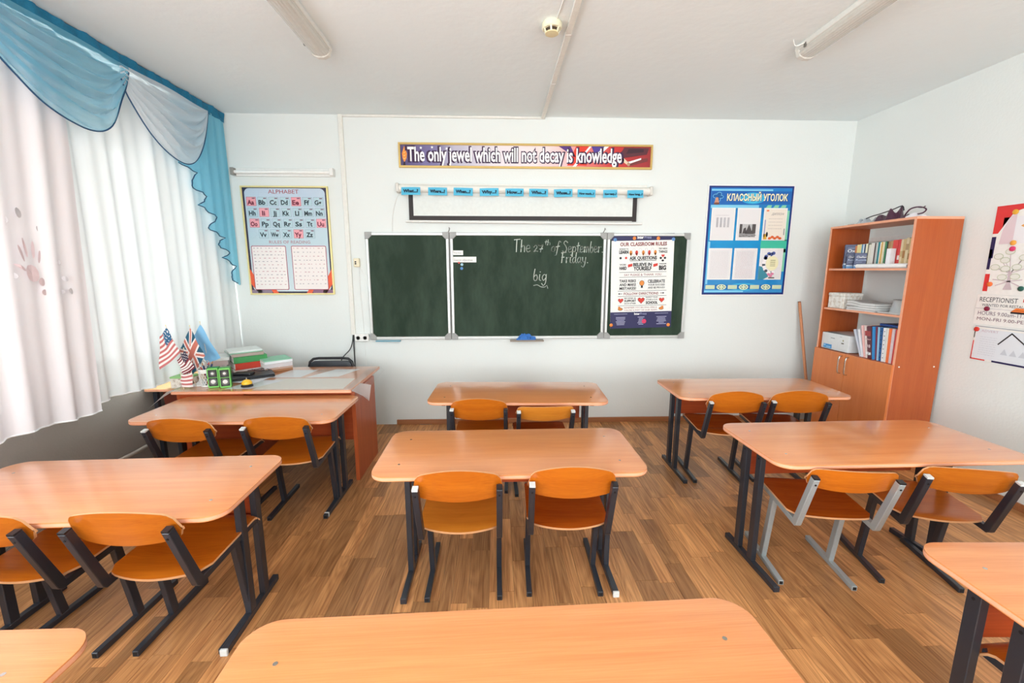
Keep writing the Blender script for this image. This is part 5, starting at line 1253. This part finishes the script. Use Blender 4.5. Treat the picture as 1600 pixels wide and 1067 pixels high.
for i, (lab, c, T_) in enumerate((('tall bundle of white papers left of the red box file', (206, 204, 206), .075), ('pinkish bundle of papers on the left of the desk stack', (210, 192, 190), .036), ('white open booklet on the left bundle', (236, 240, 236), .022))):
    book(lab, 'folder', (-2.285 + .012 * i, 3.47, z), (.15, .22, T_), .42, plain(*c, .6), group=G, name='folder'); z += T_ + .0006

# ================================================================== BOOKCASE
XF, Y0, Y1, HB, XB = 2.955, 2.97, 3.75, 1.890, 3.30
bc_ = thing('bookcase', 'tall open-backed wooden bookcase with two doors below', 'bookcase', ((XF + XB) / 2, (Y0 + Y1) / 2, 0)); O = bc_.location
def side(y0, y1):
    mb = MB(); mb.box(XF, y0, 0, XB, y1, HB - .018, M_CAB); mb.box(XF - .001, y0, 0, XF, y1, HB - .018, M_CABE); mb.build('side_panel', bc_, world=O)
side(Y0, Y0 + .018); side(Y1 - .018, Y1)
mb = MB(); mb.box(XF - .001, Y0 - .002, HB - .018, XB, Y1 + .002, HB, M_CABE); mb.build('top_panel', bc_, world=O, bev=.001)
Z1, Z2, Z3 = 1.530, 1.186, .815
for z in (Z1, Z2):
    mb = MB(); mb.box(XF + .014, Y0 + .018, z - .016, XB, Y1 - .018, z, M_CAB); mb.box(XF + .0125, Y0 + .018, z - .016, XF + .014, Y1 - .018, z, M_CABE); mb.build('shelf', bc_, world=O)
bx(XF + .02, Y0 + .018, Z3 - .018, XB, Y1 - .018, Z3, M_CAB).build('shelf', bc_, world=O)
bx(XF + .02, Y0 + .018, .05, XB, Y1 - .018, .068, M_CAB).build('bottom_panel', bc_, world=O)
bx(XF + .03, Y0 + .018, 0, XF + .046, Y1 - .018, .05, M_CAB).build('plinth', bc_, world=O)
bx(XB - .004, Y0 + .018, .068, XB, Y1 - .018, Z3 - .018, M_CAB).build('back_panel', bc_, world=O)
mid = 3.395
for a, b in ((Y0 + .003, mid - .0015), (mid + .0015, Y1 - .003)):
    dr = bx(XF - .018, a, .045, XF - .001, b, Z3 + .002, M_DOOR).build('door', bc_, world=O, bev=.001)
for y in (mid - .035, mid + .035):
    dr = [o for o in C.objects if o.parent == bc_ and o.name.startswith('door')][0 if y < mid else 1]
    q = catmull([(XF - .018, y, .645), (XF - .042, y, .655), (XF - .046, y, .72), (XF - .042, y, .785), (XF - .018, y, .795)])
    MB().tube(q, .0055, M_CHROME, 8).build('handle', dr, world=O, smooth=True)
for x in (2.99, 3.26): MB().cyl((x, Y0, Z3 - .01), .006, -.0015, M_WHITE, 10, 'y').build('screw_cap', bc_, world=O)
# thin pale strip of paint on the right wall behind the upper shelf is the wall's own cable duct
wd = bx(XR - .014, 3.0, 1.76, XR, 3.98, 1.80, M_WHITE).build('wall_duct', bev=.002, loc=(XR - .007, 3.45, 1.76)); tag(wd, 'white cable duct on the wall seen through the open bookcase', 'cable duct')

def shelf_book(y0, y1, h, z, cover, label, x0=2.99, d=.15, group=None, cat='book', lean=0.0, name='book', pages=None, band=None):
    """upright, spine towards the room (-x)"""
    t = thing(name, label, cat, (x0, (y0 + y1) / 2, z), 0, group); w = (y1 - y0) / 2 - .0006; c = min(.0018, w * .3)
    mb = MB(); mb.box(0, -w, 0, d, -w + c, h, cover).box(0, w - c, 0, d, w, h, cover).box(0, -w + c, 0, c, w - c, h, cover); mb.build('cover', t)
    MB().box(c, -w + c, .002, d - .003, w - c, h - .004, pages or plain(232, 222, 200, .8)).build('pages', t)
    if band: MB().box(-.0006, -w + .001, h * band[0], 0, w - .001, h * band[1], plain(*band[2], .5, noise=0)).build('spine_label', t)
    if lean: t.rotation_euler = (lean, 0, 0)
    return t
GU = 'books on the upper shelf'
yb = lambda px: 2.985 + (1426 - px) * .00575           # along the upper shelf, near end first
rows = [
 (1418, 1426, .232, (34, 26, 34), 'tall black book with white lettering on its spine, nearest end of the upper shelf', ((.25, .85, (150, 146, 150)))),
 (1413.5, 1418, .218, (222, 202, 160), 'worn beige volume next to the tall black book', (.55, .75, (190, 150, 100))),
 (1410, 1413.5, .216, (210, 184, 132), 'second worn beige volume from the tall black book', (.3, .5, (170, 130, 80))),
 (1406, 1410, .222, (226, 208, 170), 'third and tallest worn beige volume from the tall black book', (.6, .8, (180, 150, 110))),
 (1402.5, 1406, .214, (206, 180, 130), 'fourth worn beige volume from the tall black book', (.35, .6, (170, 120, 70))),
 (1399, 1402.5, .212, (224, 204, 166), 'pale beige volume touching the red books', (.4, .6, (196, 170, 120))),
 (1395.5, 1399, .214, (214, 70, 70), 'red book with a pale label on its spine, right of the red pair', (.3, .45, (236, 226, 220))),
 (1387.5, 1395, .212, (222, 78, 74), 'wide red book behind the short white one', None),
 (1384, 1387.5, .208, (186, 150, 110), 'light brown book left of the wide red one', (.5, .7, (220, 200, 170))),
 (1380.8, 1384, .204, (168, 132, 90), 'darker brown book left of the light brown one', (.2, .4, (210, 190, 150))),
 (1378.6, 1380.8, .205, (40, 44, 40), 'thin black booklet beside the green book', None),
 (1375.8, 1378.6, .206, (70, 140, 100), 'green book with white flecks on its spine', (.05, .2, (230, 230, 220))),
 (1372.6, 1375.8, .204, (236, 226, 196), 'cream book left of the green one', None),
 (1370.2, 1372.6, .205, (226, 178, 88), 'ochre yellow book in the middle of the upper shelf', None),
 (1368.4, 1370.2, .203, (240, 236, 226), 'thin white book beside the ochre yellow one', None),
 (1365.6, 1368.4, .206, (0, 130, 140), 'teal green book in the middle of the upper shelf', None),
 (1362.2, 1365.6, .204, (200, 204, 200), 'light grey book left of the teal one', None),
 (1360.0, 1362.2, .202, (86, 66, 62), 'thin dark brown book between grey and white books', None),
 (1354.5, 1360.0, .200, (232, 228, 220), 'wide off-white book with plain spine', None),
 (1350.8, 1354.5, .192, (224, 222, 208), 'shorter off-white book with plain spine', None),
 (1349.2, 1350.8, .198, (96, 92, 76), 'thin olive book at the middle left of the upper shelf', None),
 (1345.6, 1349.2, .200, (238, 236, 206), 'pale yellow book left of the thin olive one', None),
 (1343.4, 1345.6, .196, (24, 60, 96), 'thin navy book behind the small dictionaries', None),
 (1341.0, 1343.4, .198, (220, 230, 236), 'thin white-blue book behind the small dictionaries', None),
 (1338.6, 1341.0, .196, (90, 150, 190), 'light blue book behind the small dictionaries', None),
 (1335.5, 1338.6, .198, (236, 222, 160), 'light yellow book behind the big dictionary, right one', None),
 (1331.0, 1335.5, .196, (240, 226, 160), 'wide light yellow book behind the big dictionary', None)]
for a, b, h, c, lab, band in rows:
    shelf_book(yb(b), yb(a), h, Z1, plain(*c, .5, 0, .06, 60), lab, 3.03, .15, GU, band=band)
shelf_book(yb(1394.3), yb(1388.0), .148, Z1, plain(240, 240, 244, .5), 'short white book standing before the wide red one', 2.985, .04, GU)
tag(bx(3.04, yb(1330), Z1, 3.19, yb(1322), Z1 + .190, plain(226, 140, 90, .6)).build('book_box', bev=.002, loc=(3.1, yb(1326), Z1)), 'orange box behind the big blue dictionary', 'box')
# dictionaries facing the room, turned to the camera
def dictionary(loc, w, h, th, rz, label, big):
    t = thing('dictionary', label, 'dictionary', loc, rz, 'blue dictionaries')
    NB = plain(20, 36, 86, .35, noise=.04); mb = MB(); c = .002
    mb.box(0, 0, 0, w, c, h, NB).box(0, th - c, 0, w, th, h, NB).box(0, c, 0, c, th - c, h, NB); mb.build('cover', t)
    MB().box(c, c, .002, w - .003, th - c, h - .003, M_PAPER).build('pages', t)
    S = Sheet((0, -.0002, 0), (1, 0, 0), (0, 0, 1))
    S.rect(0, 0, w, h * .18, plain(60, 120, 170, .4, noise=0), 1); S.poly([(w * .0, h * .15), (w * .9, h * .18), (w * .0, h * .22)], plain(200, 214, 226, .4, noise=0), 2)
    S.text('Oxford', w * .52, h * .68, h * .13, WHT, w * .80, 3); S.text('Russian', w * .50, h * .50, h * .12, plain(180, 196, 226, .5, noise=0), w * .80, 3)
    S.rect(w * .12, h * .84, w * .75, h * .855, plain(150, 160, 190, .5, noise=0), 3); S.rect(w * .12, h * .40, w * .5, h * .415, plain(150, 160, 190, .5, noise=0), 3)
    S.build('print', t)
    S = Sheet((-.0003, th, 0), (0, -1, 0), (0, 0, 1)); S.rect(th * .12, h * .05, th * .88, h * .97, plain(120, 150, 196, .5, noise=0), 1); S.rect(th * .25, h * .25, th * .75, h * .85, plain(40, 60, 110, .5, noise=0), 2); S.rect(th * .12, h * .12, th * .88, h * .17, WHT, 3)
    S.build('spine_print', t); return t
dictionary((2.985, 3.60, Z1), .150, .200, .060, -.62, 'big blue dictionary reading Oxford at the far end of the upper shelf', True)
dictionary((2.966, 3.545, Z1), .085, .128, .034, -.62, 'small blue dictionary, left of the two small ones', False)
dictionary((2.968, 3.470, Z1), .100, .125, .034, -.62, 'small blue dictionary reading Oxford, right of the two small ones', False)
pr_ = thing('paper_roll', 'white paper roll lying along the front edge of the upper shelf', 'paper roll', (2.985, 3.22, Z1 + .019))
MB().tube([(2.985, 3.012, Z1 + .018), (2.985, 3.455, Z1 + .018)], .0175, plain(246, 246, 246, .5), 20).build('roll', pr_, world=pr_.location, smooth=True)
MB().tube([(2.985, 3.004, Z1 + .018), (2.985, 3.012, Z1 + .018)], .012, M_DARK, 14).build('core', pr_, world=pr_.location)
# middle shelf
fb2 = thing('floral_box', 'white box with faint flower print and domed lid on the middle shelf', 'box', (3.06, 3.62, Z2)); FL2 = base_mat('floral_pale', rgb(236, 232, 226), .6); dots_mat(FL2, [(214, 176, 160), (196, 196, 176), (226, 220, 210), (238, 236, 230)], 46)
bx(2.985, 3.545, Z2, 3.15, 3.715, Z2 + .105, FL2).build('box', fb2, world=fb2.location, bev=.003)
bx(2.982, 3.542, Z2 + .105, 3.153, 3.718, Z2 + .135, FL2).build('lid', fb2, world=fb2.location, bev=.010, seg=2)
z = Z2; GM = 'papers and magazines on the middle shelf'
for i in range(11):
    T_ = (.006, .007, .005, .008, .006, .005, .007, .006, .005, .006, .007)[i]; g_ = (238, 190, 220)[i % 3]
    L_ = .26 + .012 * ((i * 7) % 4)
    t = thing('magazine', ('%s magazine in the middle shelf pile, %s' % (('white', 'grey', 'pale')[i % 3], ('lowest', 'second from the bottom', 'third from the bottom', 'fourth from the bottom', 'fifth from the bottom', 'in the very middle', 'fifth from the top', 'fourth from the top', 'third from the top', 'second from the top', 'topmost with grey cover')[i])), 'magazine', (3.08, 3.37, z), 0, GM)
    mb = MB(); y0_, y1_ = -L_ / 2 + .008 * math.sin(i * 2.1), L_ / 2 + .008 * math.cos(i * 1.7); droop = lambda y: .010 * (i / 10) * math.sin(max(0, y) / y1_ * PI) + (.014 * max(0, (y - .04) / y1_) if i > 3 else 0)
    n = 10; vs = []
    for k in range(n + 1):
        y = y0_ + (y1_ - y0_) * k / n; zz_ = droop(y)
        for x in (-.095, .095 - .01 * (i % 3)): vs += [(x, y, zz_), (x, y, zz_ + T_ - .0006)]
    fs = []
    for k in range(n):
        a = k * 4; fs += [(a, a + 1, a + 5, a + 4), (a + 2, a + 6, a + 7, a + 3), (a + 1, a + 3, a + 7, a + 5), (a, a + 4, a + 6, a + 2)]
    fs += [(0, 2, 3, 1), (n * 4, n * 4 + 1, n * 4 + 3, n * 4 + 2)]
    mb.add(vs, fs, plain(g_, g_, g_ - 2, .45)); mb.build('pages', t, smooth=False); z += T_
tn = thing('tin_lid', 'brushed metal tin with flat lid at the near end of the middle shelf', 'tin', (3.09, 3.095, Z2 + .012))
MB().lathe((3.09, 3.095, Z2 + .010), [(.088, 0), (.070, .085), (.072, .088), (.072, .094), (.0, .094)], plain(196, 198, 198, .3, .5), 32).build('body', tn, world=tn.location, smooth=True)
MB().lathe((3.09, 3.095, Z2 + .010), [(.073, .094), (.073, .099), (.06, .1005)], plain(150, 152, 152, .3, .6), 32).build('lid', tn, world=tn.location, smooth=True)
for i, (lab, c) in enumerate((('thin dark booklet beneath the metal tin', (120, 110, 110)), ('white booklet directly under the metal tin', (236, 236, 236)))):
    book(lab, 'booklet', (3.085, 3.115, Z2 + .005 * i), (.19, .21, .0048), 0, plain(*c, .6), group=GM, name='booklet')
# lower shelf: printer
pn_ = thing('printer', 'white laser printer with a grey top on the lower shelf', 'printer', (3.10, 3.57, Z3)); O = pn_.location; PRW = plain(222, 224, 224, .4)
a0, a1, b0, b1 = 2.975, 3.235, 3.425, 3.725
MB().box(a0, b0, Z3 + .004, a1, b1, Z3 + .150, PRW).build('body', pn_, world=O, bev=.010, seg=2, smooth=True)
def lidf(u, v): return (a0 + .006 + (a1 - a0 - .012) * u, b0 + .01 + (b1 - b0 - .02) * v, Z3 + .151 + .020 * math.sin(PI * (.15 + .75 * v)) - .008)
mb = MB().grid(lidf, 8, 14, plain(206, 196, 194, .35)); mb.build('top_cover', pn_, world=O, smooth=True)
bx(a0 + .06, b0 - .001, Z3 + .132, a1 - .03, b0 + .004, Z3 + .144, M_DARK).build('output_slot', pn_, world=O)
S = Sheet((a0 - .0006, b1, Z3), (0, -1, 0), (0, 0, 1))
S.rect(.03, .012, .125, .048, plain(70, 150, 210, .5, noise=0), 1); S.rect(.035, .028, .055, .044, plain(150, 200, 236, .5, noise=0), 2); S.rect(.065, .020, .115, .03, plain(160, 206, 240, .5, noise=0), 2)
S.rect(.105, .105, .150, .110, plain(110, 110, 114, .5, noise=0), 1); S.rect(.225, .072, .252, .082, plain(90, 84, 70, .5, noise=0), 1); S.rect(.236, .095, .248, .108, plain(150, 140, 90, .5, noise=0), 1); S.rect(.205, .128, .225, .132, plain(170, 170, 170, .5, noise=0), 1)
S.build('print', pn_, world=O)
# folders leaning against each other
yl = lambda px: 2.992 + (1404 - px) * .0058
fold_ = [(1400, 1404, (236, 190, 190), 'pinkish plastic folder nearest the bookcase side', 0), (1397, 1400, (222, 70, 60), 'thin red-edged folder on the lower shelf', 0), (1393, 1397, (226, 206, 210), 'pale lilac folder next to the red-edged one', .02),
         (1389, 1393, (250, 120, 60), 'bright orange folder on the lower shelf', .03), (1386.5, 1389, (240, 236, 226), 'thin cream folder left of the orange one', .04), (1382, 1386.5, (234, 236, 238), 'white binder with punched holes', .06),
         (1378.5, 1382, (30, 90, 150), 'dark blue folder left of the punched binder', .09), (1375.5, 1378.5, (150, 196, 226), 'light blue plastic folder', .10), (1373, 1375.5, (120, 40, 70), 'thin wine red folder', .12), (1368.5, 1373, (40, 140, 206), 'wide bright blue folder', .14),
         (1361.5, 1368.5, (96, 44, 56), 'thick maroon book with white title and medallion', .17), (1358.5, 1361.5, (230, 214, 208), 'cream plastic sleeve left of the maroon book', .21), (1355, 1358.5, (244, 190, 186), 'rose plastic sleeve leaning over', .24), (1351.5, 1355, (232, 234, 240), 'white plastic sleeve leaning to the bookcase side', .32), (1348.5, 1351.5, (206, 210, 222), 'greyish plastic sleeve, most strongly leaning', .42)]
for a, b, c, lab, ln in fold_:
    t = shelf_book(yl(b), yl(a), .262 - (.03 if ln > .3 else 0), Z3 + .001, plain(*c, .35), lab, 2.985, .21, 'folders on the lower shelf', 'folder', -ln, 'folder')
    if 'maroon' in lab:
        S = Sheet((-.0008, (yl(a) - yl(b)) / 2 - .002, 0), (0, -1, 0), (0, 0, 1)); S.rect(.004, .03, .030, .05, WHT, 1); S.ell(.018, .10, .009, .014, plain(210, 190, 190, .5, noise=0), 1); S.rect(.004, .15, .032, .156, plain(210, 170, 170, .5, noise=0), 1); S.rect(.004, .18, .032, .22, plain(170, 70, 70, .5, noise=0), 1); S.build('print', t)
    if 'punched' in lab:
        for k in range(7): MB().cyl((0, 0, .03 + k * .034), .0035, -.0012, M_HOLE, 8, 'x').build('hole', t)
tag(bx(3.00, 3.00, Z3 + .272, 3.20, 3.19, Z3 + .290, plain(14, 60, 130, .4)).build('folder', bev=.003, loc=(3.1, 3.1, Z3 + .272)), 'dark blue folder lying flat on top of the upright folders', 'folder', 'folders on the lower shelf')
# tangle of bags and net on top
bag = thing('folded_umbrella_bag', 'crumpled dark purple and clear bag on top of the bookcase', 'bag', (3.12, 3.28, HB)); O = bag.location
Q = random.Random(11); PUR = plain(74, 34, 58, .35, noise=.1); GRB = plain(176, 182, 188, .2, noise=.1)
def lump(u, v, y0, y1, hmax, sd):
    y = y0 + (y1 - y0) * u; a = PI * v; e = math.sin(PI * u) ** .6
    w = .055 * e * (1 + .3 * math.sin(9 * u + sd)); hh = hmax * e * (1 + .35 * math.sin(14 * u + sd * 2) + .2 * math.sin(31 * u + 7 * v))
    return (3.09 + w * math.cos(a) + .01 * math.sin(17 * u + 3 * v), y, HB + .001 + max(0, hh * math.sin(a) * (1 + .25 * math.sin(23 * u + 11 * v + sd))))
MB().grid(lambda u, v: lump(u, v, 3.14, 3.46, .070, 1), 40, 14, PUR).build('dark_bag', bag, world=O)
MB().grid(lambda u, v: lump(u, v, 3.38, 3.66, .040, 2.3), 36, 12, GRB).build('clear_bag', bag, world=O)
MB().grid(lambda u, v: lump(u, v, 3.03, 3.22, .030, 4), 26, 12, plain(226, 222, 226, .4)).build('white_bag', bag, world=O)
q = catmull([(3.08, 3.20, HB + .03), (3.08, 3.16, HB + .075), (3.09, 3.10, HB + .082), (3.09, 3.05, HB + .060), (3.08, 3.06, HB + .035), (3.08, 3.12, HB + .03)])
MB().tube(q, .005, PUR, 6).build('cord', bag, world=O, smooth=True)
q = catmull([(3.07, 3.10, HB + .080), (3.06, 3.05, HB + .070), (3.05, 3.02, HB + .075)]); MB().tube(q, .004, PUR, 6).build('cord', bag, world=O, smooth=True)
q = catmull([(3.07, 3.62, HB + .012), (3.07, 3.50, HB + .055), (3.07, 3.40, HB + .070), (3.07, 3.30, HB + .088), (3.07, 3.22, HB + .105), (3.07, 3.20, HB + .07)]); MB().tube(q, .004, M_DARK, 6).build('cord', bag, world=O, smooth=True)
tag(bx(3.03, 3.60, HB + .0005, 3.08, 3.665, HB + .012, plain(60, 34, 44, .5)).build('small_case', bev=.002, loc=(3.05, 3.63, HB)), 'tiny dark case at the far end of the bookcase top', 'case')
# pointer stick leaning in the corner
ptk = thing('pointer_stick', 'round wooden pole leaning in the corner left of the bookcase', 'pole', (3.02, 3.90, 0))
MB().tube([(3.030, 3.80, 0.002), (2.955, 4.035, 1.205)], .0125, plain(196, 128, 84, .45), 12).build('pole', ptk, world=ptk.location, smooth=True)
MB().tube([(2.9545, 4.0365, 1.205), (2.954, 4.038, 1.215)], .0128, plain(120, 70, 46, .5), 12).build('tip', ptk, world=ptk.location)
